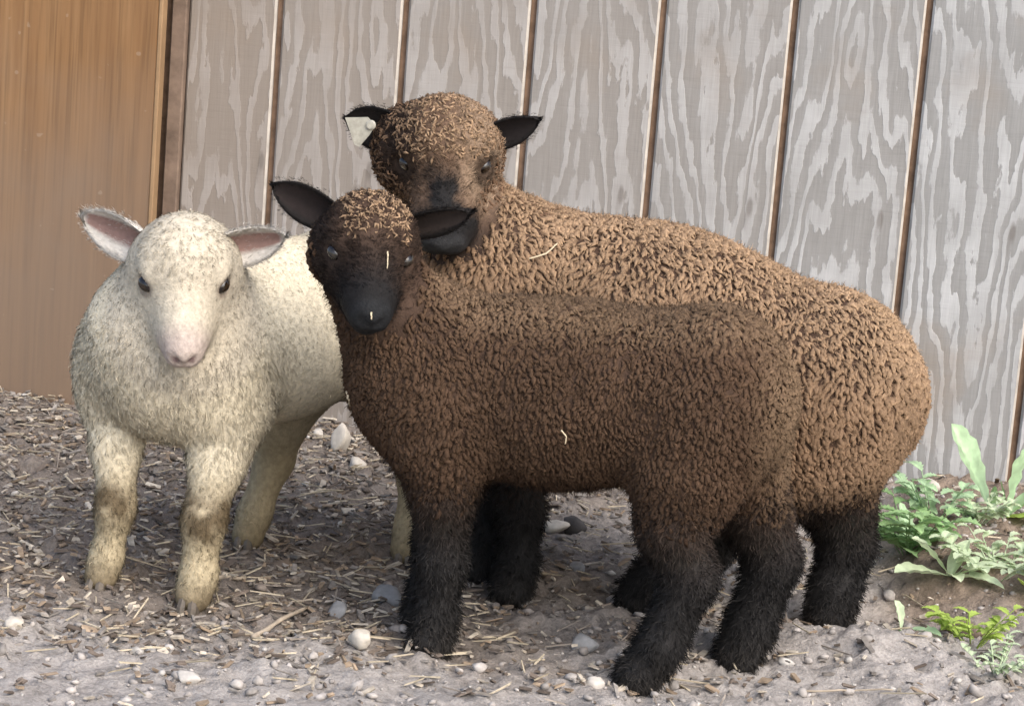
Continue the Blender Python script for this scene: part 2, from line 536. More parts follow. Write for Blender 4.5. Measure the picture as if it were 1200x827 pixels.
def ell(c, r, g, k=0.02, R=None):
    return dict(t='ell', c=np.array(c, float), r=np.array(r, float), g=g, k=k, R=R)


def prim_d(q, P):
    if q['t'] == 'seg':
        ab = q['b'] - q['a']; L2 = max(ab @ ab, 1e-9)
        pa = P - q['a'].astype(P.dtype)
        t = np.clip((pa @ ab.astype(P.dtype)) / L2, 0, 1)
        d = np.sqrt(((pa - t[..., None] * ab.astype(P.dtype)) ** 2).sum(-1))
        return d - (q['ra'] + (q['rb'] - q['ra']) * t)
    pa = P - q['c'].astype(P.dtype)
    if q['R'] is not None: pa = pa @ q['R'].T.astype(P.dtype)      # rows of R: local axes
    k0 = np.sqrt(((pa / q['r'].astype(P.dtype)) ** 2).sum(-1)) + 1e-6
    k1 = np.sqrt(((pa / (q['r'] ** 2).astype(P.dtype)) ** 2).sum(-1)) + 1e-6
    return k0 * (k0 - 1) / k1


def prim_box(q, m):
    if q['t'] == 'seg':
        lo = np.minimum(q['a'] - q['ra'], q['b'] - q['rb']); hi = np.maximum(q['a'] + q['ra'], q['b'] + q['rb'])
    else:
        e = q['r'].max() if q['R'] is not None else q['r']
        lo = q['c'] - e; hi = q['c'] + e
    return lo - m, hi + m


def surface(prims, carve, h):
    lo = np.min([prim_box(q, 0.02)[0] for q in prims], 0); hi = np.max([prim_box(q, 0.02)[1] for q in prims], 0)
    n = np.ceil((hi - lo) / h).astype(int) + 1
    D = np.full(n, 0.2, dtype=np.float32)
    ax = [(lo[i] + h * np.arange(n[i])).astype(np.float32) for i in range(3)]
    def region(q, m):
        a, b = prim_box(q, m)
        i0 = np.clip(np.floor((a - lo) / h).astype(int), 0, n - 1); i1 = np.clip(np.ceil((b - lo) / h).astype(int) + 1, 1, n)
        sl = tuple(slice(i0[i], i1[i]) for i in range(3))
        P = np.stack(np.meshgrid(*[ax[i][sl[i]] for i in range(3)], indexing='ij'), -1)
        return sl, P
    for q in prims:
        sl, P = region(q, q['k'] + 0.02)
        d = prim_d(q, P).astype(np.float32)
        o = D[sl]; k = q['k']
        hh = np.maximum(k - np.abs(o - d), 0) / k
        D[sl] = np.minimum(o, d) - hh * hh * k * 0.25
    for q in carve:
        sl, P = region(q, 0.012)
        d = -prim_d(q, P).astype(np.float32)
        o = D[sl]; k = 0.004
        hh = np.maximum(k - np.abs(o - d), 0) / k
        D[sl] = np.maximum(o, d) + hh * hh * k * 0.25
    ins = D < 0
    c8 = np.zeros(n - 1, dtype=np.int8)
    for a in (0, 1):
        for b in (0, 1):
            for c in (0, 1):
                c8 += ins[a:n[0] - 1 + a, b:n[1] - 1 + b, c:n[2] - 1 + c]
    act = (c8 > 0) & (c8 < 8)
    ci = np.argwhere(act)
    idm = np.full(n - 1, -1, dtype=np.int64); idm[act] = np.arange(len(ci))
    acc = np.zeros((len(ci), 3)); cnt = np.zeros(len(ci))
    cor = [np.array(v) for v in np.ndindex(2, 2, 2)]
    for a in range(8):
        for b in range(a + 1, 8):
            if np.abs(cor[a] - cor[b]).sum() != 1: continue
            da = D[tuple((ci + cor[a]).T)].astype(float); db = D[tuple((ci + cor[b]).T)].astype(float)
            m = (da < 0) != (db < 0)
            t = np.where(m, da / np.where(m, da - db, 1), 0)
            acc += m[:, None] * (cor[a] + t[:, None] * (cor[b] - cor[a])); cnt += m
    V = lo + h * (ci + acc / cnt[:, None])
    F = []
    for axx in range(3):
        u, v = (axx + 1) % 3, (axx + 2) % 3
        s0 = [slice(None)] * 3; s1 = [slice(None)] * 3
        s0[axx] = slice(0, n[axx] - 1); s1[axx] = slice(1, n[axx])
        e = np.argwhere(ins[tuple(s0)] != ins[tuple(s1)])
        e = e[(e[:, u] > 0) & (e[:, v] > 0) & (e[:, u] < n[u] - 1) & (e[:, v] < n[v] - 1)]
        du = np.zeros(3, int); du[u] = 1; dv = np.zeros(3, int); dv[v] = 1
        q = np.stack([idm[tuple((e - du - dv).T)], idm[tuple((e - dv).T)], idm[tuple(e.T)], idm[tuple((e - du).T)]], -1)
        flip = ~ins[tuple(e.T)]
        q[flip] = q[flip][:, ::-1]
        F.append(q)
    return V, np.concatenate(F)


def vert_normals(V, Q):
    n = np.cross(V[Q[:, 2]] - V[Q[:, 0]], V[Q[:, 3]] - V[Q[:, 1]])
    out = np.zeros_like(V)
    for i in range(4): np.add.at(out, Q[:, i], n)
    return norm(out)


def group_w(prims, P, s=0.012):
    gs = sorted({q['g'] for q in prims})
    D = {g: np.full(len(P), 9.0) for g in gs}
    for q in prims: D[q['g']] = np.minimum(D[q['g']], prim_d(q, P))
    m = np.min(list(D.values()), 0)
    W = {g: np.exp(-(D[g] - m) / s) for g in gs}
    t = sum(W.values())
    return {g: W[g] / t for g in gs}


def scatter(V, Q, Nv, n, cell, keep):
    """n random points, thinned to about one per cell; keep(P, N) gives the probability of each"""
    a = 0.5 * np.linalg.norm(np.cross(V[Q[:, 2]] - V[Q[:, 0]], V[Q[:, 3]] - V[Q[:, 1]]), axis=1)
    f = rng.choice(len(Q), n, p=a / a.sum())
    u, v = rng.random(n)[:, None], rng.random(n)[:, None]
    q = Q[f]
    def bl(A): return (A[q[:, 0]] * (1 - u) + A[q[:, 1]] * u) * (1 - v) + (A[q[:, 3]] * (1 - u) + A[q[:, 2]] * u) * v
    P, Nn = bl(V), norm(bl(Nv))
    if cell:
        rot = np.linalg.qr(rng.normal(size=(3, 3)))[0]
        c = np.floor((P @ rot) / cell).astype(np.int64)
        key = c[:, 0] * 73856093 ^ c[:, 1] * 19349663 ^ c[:, 2] * 83492791
        _, i = np.unique(key, return_index=True)
        P, Nn = P[i], Nn[i]
    k = rng.random(len(P)) < keep(P, Nn)
    return P[k], Nn[k]


def tangent(Nn, D):
    """direction D laid into the surface"""
    t = D - (D * Nn).sum(-1, keepdims=True) * Nn
    return norm(t + 1e-4 * rng.normal(size=t.shape))


def locks(P, Nn, G, L, R, rise, c_root, c_tip, wav=0.3, m=4, k=4):
    """curled wool locks: short tapering tubes that leave the skin and bend along G"""
    n = len(P)
    S = np.cross(Nn, G)
    t = np.linspace(0, 1, m)[None, :, None]
    ph = rng.random((n, 1, 1)) * 6.28
    L_ = L[:, None, None]; R_ = R[:, None, None]
    up = rise[:, None, None] * np.sin(np.minimum(t * 1.25, 1.0) * 1.5708) * (1 - 0.35 * t ** 3)
    C = (P - Nn * 0.004)[:, None, :] + Nn[:, None, :] * up + G[:, None, :] * (L_ * t ** 1.25) \
        + S[:, None, :] * (wav * L_ * np.sin(t * 4.2 + ph) * t) + Nn[:, None, :] * (wav * 0.4 * L_ * np.sin(t * 6.5 + ph * 2) * t)
    T = norm(np.gradient(C, axis=1))
    A = norm(np.cross(T, Nn[:, None, :] + 0.3 * S[:, None, :])); B = np.cross(T, A)
    prof = np.interp(np.linspace(0, 1, m), [0, 0.3, 0.65, 0.88, 1.0], [0.8, 1.0, 0.92, 0.62, 0.15])[None, :, None, None]
    an = np.arange(k) * 2 * np.pi / k
    ring = A[:, :, None, :] * np.cos(an)[None, None, :, None] + B[:, :, None, :] * np.sin(an)[None, None, :, None]
    V = C[:, :, None, :] + ring * prof * R_[..., None]
    idx = np.arange(n * m * k).reshape(n, m, k)
    a = idx[:, :-1, :]; b = idx[:, 1:, :]
    Q = np.stack([a, np.roll(a, -1, 2), np.roll(b, -1, 2), b], -1).reshape(-1, 4)
    cap = idx[:, -1, :]
    T3 = np.stack([cap[:, [0] * (k - 2)], cap[:, 1:k - 1], cap[:, 2:k]], -1).reshape(-1, 3)
    cc = c_root[:, None, None, :] * (1 - t[..., None] ** 1.1) + c_tip[:, None, None, :] * t[..., None] ** 1.1
    cc = np.broadcast_to(cc, V.shape)
    return V.reshape(-1, 3), Q, T3, cc.reshape(-1, 3), np.repeat(Nn, m * k, axis=0)


def tufts(P, Nn, G, nh, spread, L, stand, width, c_root, c_tip, conv=0.6, jit=0.25):
    """each point a tuft of nh fine hairs whose tips draw together"""
    n = len(P)
    S = np.cross(Nn, G)
    r = spread * np.sqrt(rng.random((n, nh))); an = rng.random((n, nh)) * 6.283
    off = G[:, None] * (r * np.cos(an))[..., None] + S[:, None] * (r * np.sin(an))[..., None]
    root = P[:, None] + off - Nn[:, None] * 0.002
    d = norm(Nn * stand[:, None] + G * (1 - stand)[:, None])[:, None] + jit * rng.normal(size=(n, nh, 3))
    d = norm(d)
    ln = (L[:, None] * (0.7 + 0.5 * rng.random((n, nh))))[..., None]
    tip = root + d * ln - off * conv
    tip = tip - Nn[:, None] * 0.15 * ln * (1 - stand)[:, None, None]
    mid = (root + tip) * 0.5 + Nn[:, None] * 0.18 * ln + 0.08 * ln * rng.normal(size=(n, nh, 3))
    side = norm(np.cross(d, rng.normal(size=(n, nh, 3)) + 0.8 * Nn[:, None])) * (width * (0.7 + 0.6 * rng.random((n, nh))))[..., None]
    V = np.stack([root - side, root + side, mid - side * 0.8, mid + side * 0.8, tip], 2).reshape(-1, 3)
    N_ = n * nh
    i = np.arange(N_)[:, None] * 5
    Q = i + np.array([[0, 1, 3, 2]]); T3 = i + np.array([[2, 3, 4]])
    var = (0.85 + 0.3 * rng.random((n, nh)))[..., None]
    cr = c_root[:, None] * var; ct = c_tip[:, None] * var
    cc = np.stack([cr, cr, (cr + ct) / 2, (cr + ct) / 2, ct], 2).reshape(-1, 3)
    nn = np.repeat(norm(Nn[:, None] + 0.35 * rng.normal(size=(n, nh, 3))).reshape(-1, 3), 5, axis=0)
    return V, Q, T3, cc, nn


def merge(parts):
    Vs, Qs, Ts, Cs, Ns, o = [], [], [], [], [], 0
    for V, Q, T, C, Nn in parts:
        Vs.append(V); Qs.append(Q + o); Ts.append(T + o); Cs.append(C); Ns.append(Nn); o += len(V)
    return np.concatenate(Vs), np.concatenate(Qs), np.concatenate(Ts), np.concatenate(Cs), np.concatenate(Ns)


MAT['skin'] = attr_mat('sheep_skin', 0.7, 0.10, (160, 0.25), (420, 0.5, 0.002))
MAT['wool'] = attr_mat('wool_locks', 0.92, 0.1, (500, 0.3), soft_normal=0.25, sheen=0.15, transl=0.08)
MAT['hair'] = attr_mat('fine_wool', 0.85, 0.12, soft_normal=0.88, sheen=0.1, transl=0.15)
MAT['ear'] = attr_mat('ear_skin', 0.8, 0.2, (200, 0.15), transl=0.15)
MAT['hoof'] = plain_mat('hoof_horn', (0.12, 0.10, 0.08), 0.6, 0.3, 0.3, 60, 0.2)
MAT['tag'] = plain_mat('pale_metal_tag', (0.36, 0.34, 0.28), 0.4, 0.5, 0.25, 120, 0.2)


def eye_mat(name, iris):
    """dark glossy eyeball with a coloured iris and a level slot pupil, laid out on the eye's own axes"""
    m, nt, p = new_mat(name)
    tc = N(nt, 'ShaderNodeTexCoord')
    sep = N(nt, 'ShaderNodeSeparateXYZ'); nt.links.new(tc.outputs['Object'], sep.inputs[0])
    # local x: gaze axis, y: along the lids, z: up; unit sphere
    pu = math_n(nt, 'ADD', math_n(nt, 'POWER', math_n(nt, 'DIVIDE', sep.outputs['Y'], 0.55), 2.0), math_n(nt, 'POWER', math_n(nt, 'DIVIDE', sep.outputs['Z'], 0.26), 2.0))
    ir = math_n(nt, 'ADD', math_n(nt, 'POWER', sep.outputs['Y'], 2.0), math_n(nt, 'POWER', sep.outputs['Z'], 2.0))
    r = ramp(nt, [(0.0, iris), (0.55, iris), (0.75, tuple(v * 0.25 for v in iris)), (1.0, (0.03, 0.02, 0.02))])
    nt.links.new(ir, r.inputs[0])
    c = mix_c(nt, math_n(nt, 'LESS_THAN', pu, 1.0), r.outputs[0], (0.004, 0.004, 0.005))
    nt.links.new(c, p.inputs['Base Color'])
    p.inputs['Roughness'].default_value = 0.12
    p.inputs['Specular IOR Level'].default_value = 0.5
    p.inputs['Coat Weight'].default_value = 0.2
    p.inputs['Coat Roughness'].default_value = 0.03
    return m


MAT['eye_dark'] = eye_mat('brown_eye', (0.022, 0.014, 0.008))
MAT['eye_amber'] = eye_mat('amber_eye', (0.024, 0.019, 0.014))


def frame(fwd, up):
    f = Vector(fwd).normalized(); u = Vector(up); l = u.cross(f).normalized(); u = f.cross(l)
    return np.array([f, l, u])      # rows: forward, left, up


def head_prims(E, R, s, wool=0.0, wide=1.0, slim=1.0, longer=1.0, eye_y=0.0384):
    """head laid out on its own axes; E: midpoint between the eyes"""
    o = np.array(E) - np.array([0.036 * s, 0, 0.010 * s]) @ R
    def w(p):
        p = np.array(p, float)
        if p[0] > 0.045: p = np.array([0.045 + (p[0] - 0.045) * longer, p[1] * slim, p[2]])
        return o + (p * s * np.array([1, wide, 1])) @ R
    e = lambda c, r, g, k=0.02: ell(w(c), np.array(r) * s * np.array([1, wide * (slim if c[0] > 0.05 else 1), 1]), g, k * s, R)
    S = lambda a, b, ra, rb, g, k=0.02: seg(w(a), w(b), ra * s, rb * s, g, k * s)
    pr = [
        e((0.004, 0, -0.002), (0.048, 0.047, 0.046), 'head'),
        S((0.018, 0, 0.010), (0.085, 0, 0.003), 0.036, 0.023 * slim, 'face', 0.03),
        S((0.008, 0.022, -0.022), (0.062, 0.011, -0.020), 0.032, 0.019, 'face', 0.03),
        S((0.008, -0.022, -0.022), (0.062, -0.011, -0.020), 0.032, 0.019, 'face', 0.03),
        e((0.092, 0, -0.006), (0.030, 0.0275, 0.026), 'muzzle', 0.025),
        e((0.112, 0, 0.003), (0.013, 0.0185, 0.013), 'muzzle', 0.012),
        e((0.105, 0.010, -0.008), (0.016, 0.013, 0.011), 'muzzle', 0.008),
        e((0.105, -0.010, -0.008), (0.016, 0.013, 0.011), 'muzzle', 0.008),
        e((0.090, 0, -0.027), (0.024, 0.019, 0.011), 'muzzle', 0.008),
        e((0.024, 0.036, 0.021), (0.018, 0.008, 0.008), 'face', 0.015),
        e((0.024, -0.036, 0.021), (0.018, 0.008, 0.008), 'face', 0.015),
    ]
    if wool:
        pr.append(e((0.010, 0, 0.028), (0.032, 0.034, 0.020), 'topknot', 0.02))
    cv = []
    for sg in (1, -1):
        cv.append(S((0.1255, sg * 0.0055, 0.0005), (0.121, sg * 0.0135, 0.0065), 0.0040, 0.0040, 'nostril'))
        cv.append(e((0.044, sg * 0.0455, 0.0105), (0.0112, 0.010, 0.0078), 'socket'))
        cv.append(S((0.121, 0, -0.0175), (0.108, sg * 0.018, -0.0195), 0.0026, 0.0026, 'mouth'))
        cv.append(S((0.108, sg * 0.018, -0.0195), (0.080, sg * 0.028, -0.019), 0.0026, 0.0018, 'mouth'))
    cv.append(S((0.127, 0, -0.003), (0.122, 0, -0.017), 0.0018, 0.0018, 'mouth'))
    eyes = [w((0.0405, sg * eye_y, 0.0105)) for sg in (1, -1)]
    return pr, cv, eyes, w, o


def make_eyes(root, eyes, R, s, mat):
    for sg, c in zip((1, -1), eyes):
        n_u, n_v = 16, 10
        V = [(0, 0, 1)] + [(math.sin(math.pi * j / n_v) * math.cos(2 * math.pi * i / n_u), math.sin(math.pi * j / n_v) * math.sin(2 * math.pi * i / n_u), math.cos(math.pi * j / n_v)) for j in range(1, n_v) for i in range(n_u)] + [(0, 0, -1)]
        F = [(0, 1 + i, 1 + (i + 1) % n_u) for i in range(n_u)]
        for j in range(n_v - 2):
            for i in range(n_u):
                a = 1 + j * n_u + i; b = 1 + j * n_u + (i + 1) % n_u
                F.append((a, a + n_u, b + n_u, b))
        last = len(V) - 1
        F += [(last, 1 + (n_v - 2) * n_u + (i + 1) % n_u, 1 + (n_v - 2) * n_u + i) for i in range(n_u)]
        me = bpy.data.meshes.new('eye'); me.from_pydata(V, [], F); me.update()
        me.polygons.foreach_set('use_smooth', np.ones(len(F), dtype=bool))
        o = link('eye', me, mat, root)
        gaze = norm(R[0] * 0.55 + sg * R[1] * 0.85)
        fr = frame(gaze, R[2])
        rot = Matrix(fr.tolist()).transposed().to_4x4()
        o.matrix_local = Matrix.Translation(Vector(c) - root.location) @ rot @ Matrix.Diagonal((0.0088 * s, 0.0100 * s, 0.0072 * s, 1))


def make_ear(root, base, tip, face, width, c_out, c_in, cup=0.35, thick=0.004, hairc=None, curl=0.0, rimw=0.72, nfur=3600, fur=0.0055):
    """leaf-shaped cupped ear from base to tip; face: the way its hollow looks"""
    base, tip, face = (np.array(v, float) for v in (base, tip, face))
    ax = tip - base; L = np.linalg.norm(ax); ax /= L
    face = norm(face - (face @ ax) * ax); sd_ = np.cross(ax, face)
    m, k = 14, 11
    V, C = [], []
    for layer in (0, 1):
        for i in range(m):
            t = i / (m - 1)
            w = width * max(0.0, math.sin(math.pi * (0.25 + 0.75 * t))) ** 0.62
            w = max(w, 0.0015)
            for j in range(k):
                s_ = j / (k - 1) * 2 - 1
                p = base + ax * (L * t - 0.10 * L * s_ * s_ * (t > 0.5) * (t - 0.5)) + sd_ * (w * 0.5 * s_) + face * (cup * w * (s_ * s_ - 0.55) * (1 - 0.55 * t) + curl * L * t * t)
                if layer: p = p - face * thick * (1 - 0.6 * abs(s_) ** 3)
                V.append(p)
                rim = abs(s_) > rimw or t > 0.88
                C.append(c_out if (layer or rim) else [a * (0.75 + 0.25 * abs(s_)) for a in c_in])
    idx = np.arange(2 * m * k).reshape(2, m, k)
    Q = []
    for i in range(m - 1):
        for j in range(k - 1):
            Q.append([idx[0, i, j], idx[0, i, j + 1], idx[0, i + 1, j + 1], idx[0, i + 1, j]])
            Q.append([idx[1, i, j], idx[1, i + 1, j], idx[1, i + 1, j + 1], idx[1, i, j + 1]])
        for j, fl in ((0, 0), (k - 1, 1)):
            q = [idx[0, i, j], idx[0, i + 1, j], idx[1, i + 1, j], idx[1, i, j]]
            Q.append(q[::-1] if fl else q)
    for j in range(k - 1): Q.append([idx[0, m - 1, j], idx[0, m - 1, j + 1], idx[1, m - 1, j + 1], idx[1, m - 1, j]])
    V = np.array(V); Q = np.array(Q); C = np.array(C, float)
    o = link('ear', raw_mesh('ear', V - np.array(root.location), quads=Q, attrs={'Col': C}), MAT['ear'], root)
    if hairc is not None:
        # short fur over the back and rim
        Nv = vert_normals(V, Q)
        w_ = np.linalg.norm(C - np.array(c_out), axis=1)
        def keep(P, Nn):
            s_ = np.abs((P - base) @ sd_) / (width * 0.5)
            return np.where((Nn @ face) < 0.15, 1.0, np.where(s_ > rimw * 0.75, 0.95, 0.05))
        P, Nn = scatter(V, Q, Nv, nfur, None, keep)
        G = tangent(Nn, np.broadcast_to(ax, Nn.shape))
        # fringe along the rim
        rim = []
        for i in range(2, m - 1):
            for j in (0, k - 1): rim.append((V[i * k + j], sd_ * (1 if j else -1)))
        rp = np.repeat(np.array([r[0] for r in rim]), 10, axis=0) + 0.0026 * rng.normal(size=(len(rim) * 10, 3)) * np.array([1, 1, 1.0]) - 0.001 * face
        rd = norm(np.repeat(np.array([r[1] for r in rim]), 10, axis=0) * 0.25 + ax * 0.9 + 0.15 * rng.normal(size=(len(rim) * 10, 3)))
        P = np.concatenate([P, rp]); Nn = np.concatenate([Nn, norm(face + 0.5 * rng.normal(size=rp.shape))]); G = np.concatenate([G, rd])
        cc = np.broadcast_to(np.array(hairc), P.shape)
        Vh, Qh, Th, Ch, Nh = tufts(P, Nn, G, 2, 0.001, np.concatenate([np.full(len(P) - len(rp), fur), np.full(len(rp), fur * 0.8)]) * (0.6 + 0.6 * rng.random(len(P))), np.full(len(P), 0.22), 0.0002, cc * 0.85, cc * 1.1, 0.2, 0.3)
        ro = link('ear_fur', raw_mesh('ear_fur', Vh - np.array(root.location), quads=Qh, tris=Th, attrs={'Col': Ch, 'nrm': Nh}), MAT['hair'], o)
        ro['kind'] = 'stuff'
    return o, base, ax, sd_, face


def leg_chain(pts, rads, gs, k=0.018):
    return [seg(pts[i], pts[i + 1], rads[i], rads[i + 1], gs[i], k) for i in range(len(pts) - 1)]


def hoof(root, c, fwd, s=1.0, colr=None):
    """cloven hoof: two pointed toes"""
    f = norm(np.array([fwd[0], fwd[1], 0.0])); l = np.array([-f[1], f[0], 0])
    bmV, F = [], []
    for sg in (-1, 1):
        o = len(bmV)
        prof = [(-0.016, 0.008), (-0.010, 0.0115), (0.004, 0.0115), (0.015, 0.010), (0.019, 0.0055), (0.017, 0.0012), (-0.014, 0.0012)]
        for z, sc_, dx in ((0.0, 1.0, 0.0), (0.008, 0.97, -0.001), (0.020, 0.78, -0.006)):
            for x, y in prof:
                bmV.append(np.array(c) + f * (x * sc_ + dx) * s + l * sg * (y * sc_ + 0.0006) * s + np.array([0, 0, z * s]))
        n = len(prof)
        for r in range(2):
            for i in range(n):
                q = [o + r * n + i, o + r * n + (i + 1) % n, o + (r + 1) * n + (i + 1) % n, o + (r + 1) * n + i]
                F.append(q if sg < 0 else q[::-1])
        F.append([o + 2 * n + i for i in range(n)]); F.append([o + i for i in range(n)][::-1])
    me = bpy.data.meshes.new('hoof')
    me.from_pydata([tuple(v - np.array(root.location)) for v in bmV], [], F); me.update()
    return link('hoof', me, MAT['hoof'], root)


GREY = np.array([1.0, 1, 1])


def build_sheep(name, label, base, prims, carve, palette, voxel=0.0042):
    root = tag(empty(name, base), label, 'sheep', 'sheep standing by the wall')
    V, Q = surface(prims, carve, voxel)
    Nv = vert_normals(V, Q)
    W = group_w(prims, V)
    C = palette(V, Nv, W)
    link('body', raw_mesh('body', V - np.array(base), quads=Q, attrs={'Col': C}), MAT['skin'], root)
    return root, V, Q, Nv


def add_stuff(root, name, parts, mat):
    V, Q, T, C, Nn = merge(parts)
    o = link(name, raw_mesh(name, V - np.array(root.location), quads=Q, tris=T, attrs={'Col': np.clip(C, 0, 1), 'nrm': Nn}), mat, root)
    o['kind'] = 'stuff'
    return o


def wsum(W, names):
    return sum(W[g] for g in names if g in W)


def mixc(*pairs):
    return sum(w[:, None] * np.array(c, float)[None] for w, c in pairs)


BODY = ('body', 'neck', 'thigh')
FACE = ('face', 'head', 'cheek')
LEG = ('leg', 'shank')

# ---- shared look of the two brown sheep
BR_ROOT = np.array([0.066, 0.040, 0.027]); BR_MID = np.array([0.185, 0.113, 0.069]); BR_TIP = np.array([0.37, 0.252, 0.155])
BLACK = np.array([0.024, 0.0225, 0.022]); DARK = np.array([0.040, 0.027, 0.020])


def brown_coat(root, shade, V, Q, Nv, prims, head, cell, Lk, Rk, face_c, top_c, zlow, gold, leg_len=0.013):
    gsets = lambda P: group_w(prims, P, 0.010)
    # ---- fleece
    def keep(P, Nn):
        W = gsets(P)
        q = ((P - head[0]) @ head[1].T) / head[2]
        inface = smooth(-0.045, -0.02, q[:, 0] + 0.02 * (fbm(P, 50, 2, 77) - 0.5)) * smooth(0.078, 0.062, np.linalg.norm(q - np.array([0.022, 0, -0.01]), axis=1))
        return np.clip(wsum(W, BODY) * 1.25 - 0.1, 0, 1) * smooth(zlow - 0.02, zlow + 0.015, P[:, 2]) * (1 - inface)
    P, Nn = scatter(V, Q, Nv, 170000, cell, keep)
    n = len(P)
    fl = (np.stack([fbm(P, 28, 2, 61), fbm(P, 28, 2, 62), fbm(P, 28, 2, 63)], -1) - 0.5) * 1.5
    G = tangent(Nn, np.array([0.12, 0.0, -1.0]) + fl + 0.24 * rng.normal(size=(n, 3)))
    sv = 0.70 + 0.65 * fbm(P, 10, 2, 91)
    L = Lk * (0.6 + 0.8 * rng.random(n)) * sv; R = Rk * (0.7 + 0.6 * rng.random(n) ** 1.4) * sv; rise = 0.003 + 0.006 * fbm(P, 45, 2, 14) + 0.0025 * rng.random(n)
    tone = 0.72 + 0.55 * fbm(P, 14, 3, 4) + 0.07 * rng.normal(size=n)
    up = smooth(-0.2, 0.9, Nn[:, 2])                       # bleached tips on the back, plus light from above painted in
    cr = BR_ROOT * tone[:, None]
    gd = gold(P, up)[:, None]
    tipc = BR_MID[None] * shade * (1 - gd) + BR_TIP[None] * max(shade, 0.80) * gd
    # darker towards the legs
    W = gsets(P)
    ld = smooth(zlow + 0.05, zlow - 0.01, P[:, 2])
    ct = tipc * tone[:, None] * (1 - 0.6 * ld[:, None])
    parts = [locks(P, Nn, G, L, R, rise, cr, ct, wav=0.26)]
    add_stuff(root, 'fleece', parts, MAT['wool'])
    # loose fuzz that breaks the outline
    P, Nn = scatter(V, Q, Nv, 22000, None, keep)
    n = len(P)
    G = tangent(Nn, rng.normal(size=(n, 3)) + np.array([0, 0, -0.6]))
    up = smooth(-0.2, 0.9, Nn[:, 2]); tone = 0.8 + 0.4 * rng.random(n)
    tc_ = (BR_MID[None] * (1 - gold(P, up))[:, None] + BR_TIP[None] * gold(P, up)[:, None]) * tone[:, None] * 1.25 * shade
    fz = tufts(P + Nn * 0.004, Nn, G, 2, 0.003, 0.006 + 0.005 * rng.random(n), 0.3 + 0.5 * rng.random(n), 0.00026, tc_ * 0.8, tc_, 0.3, 0.35)
    add_stuff(root, 'wool_fuzz', [fz], MAT['hair'])
    # ---- leg hair
    def keepl(P, Nn):
        W = gsets(P)
        return np.clip(wsum(W, LEG) * 1.6 + 1.0 * wsum(W, ('thigh', 'body')) * smooth(zlow + 0.035, zlow, P[:, 2]), 0, 1)
    P, Nn = scatter(V, Q, Nv, 60000, 0.0038, keepl)
    n = len(P)
    G = tangent(Nn, np.array([0.12, 0.0, -1.0]) + 0.35 * rng.normal(size=(n, 3)))
    t = smooth(zlow - 0.08, zlow + 0.02, P[:, 2])[:, None]
    tone = (0.6 + 0.8 * fbm(P, 40, 2, 6) + 0.2 * rng.random(n))[:, None]
    dusty = smooth(0.06, 0.0, P[:, 2])[:, None] * 0.25
    c1 = (BLACK * (1 - t) + DARK * 1.2 * t) * tone; c1 = c1 * (1 - dusty) + np.array([0.10, 0.085, 0.07]) * dusty
    lh = tufts(P, Nn, G, 4, 0.0035, leg_len * (0.7 + 0.5 * rng.random(n)), 0.35 + 0.3 * rng.random(n), 0.00045, c1 * 0.7, c1 * 1.6, 0.35, 0.3)
    add_stuff(root, 'leg_hair', [lh], MAT['hair'])
    # ---- face hair
    E, HR, s, nlim = head
    def hloc(P): return ((P - E) @ HR.T) / s
    def keepf(P, Nn):
        W = gsets(P); q = hloc(P)
        w = wsum(W, FACE) + wsum(W, ('muzzle',)) * 0.9 * smooth(nlim + 0.010, nlim - 0.002, q[:, 0]) + wsum(W, ('topknot',)) * 0.3
        eye = np.minimum(np.linalg.norm(q - np.array([0.007, 0.041, 0]), axis=1), np.linalg.norm(q - np.array([0.007, -0.041, 0]), axis=1))
        return np.clip(w, 0, 1) * smooth(0.012, 0.017, eye)
    P, Nn = scatter(V, Q, Nv, 90000, 0.0030, keepf)
    n = len(P); q = hloc(P)
    flow = -HR[0][None] * 0.8 + HR[1][None] * np.sign(q[:, 1:2]) * 0.5 - HR[2][None] * 0.2
    G = tangent(Nn, flow + 0.3 * rng.normal(size=(n, 3)))
    fc = face_c(q, P)
    tone = (0.35 + 1.3 * fbm(P, 70, 2, 8))[:, None]
    short = smooth(nlim, 0.03, q[:, 0])
    fh = tufts(P, Nn, G, 5, 0.003, 0.0028 + 0.0075 * short, 0.22 + 0.15 * rng.random(n), 0.00036, fc * tone * 0.6, fc * tone * 1.5, 0.45, 0.25)
    add_stuff(root, 'face_hair', [fh], MAT['hair'])
    # ---- topknot curls
    def keept(P, Nn):
        q = hloc(P)
        eye = np.minimum(np.linalg.norm(q - np.array([0.010, 0.042, 0]), axis=1), np.linalg.norm(q - np.array([0.010, -0.042, 0]), axis=1))
        return np.clip(top_c(q), 0, 1) * smooth(0.017, 0.022, eye)
    P, Nn = scatter(V, Q, Nv, 90000, cell * 0.76, keept)
    n = len(P); q = hloc(P)
    G = tangent(Nn, HR[0][None] * 0.5 + HR[1][None] * q[:, 1:2] * 12 + 0.6 * rng.normal(size=(n, 3)))
    tone = (0.7 + 0.6 * rng.random(n))[:, None]
    g = smooth(-0.02, 0.05, q[:, 2])[:, None]
    Lk, Rk = Lk * 0.8, Rk * 0.75
    tk = locks(P, Nn, G, Lk * (0.7 + 0.5 * rng.random(n)), Rk * 0.75 * (0.7 + 0.5 * rng.random(n)), 0.003 + 0.005 * rng.random(n),
               (BR_ROOT * 1.3) * tone, (BR_MID * (1 - g) + BR_TIP * 1.15 * g) * tone, wav=0.5)
    add_stuff(root, 'topknot', [tk], MAT['wool'])


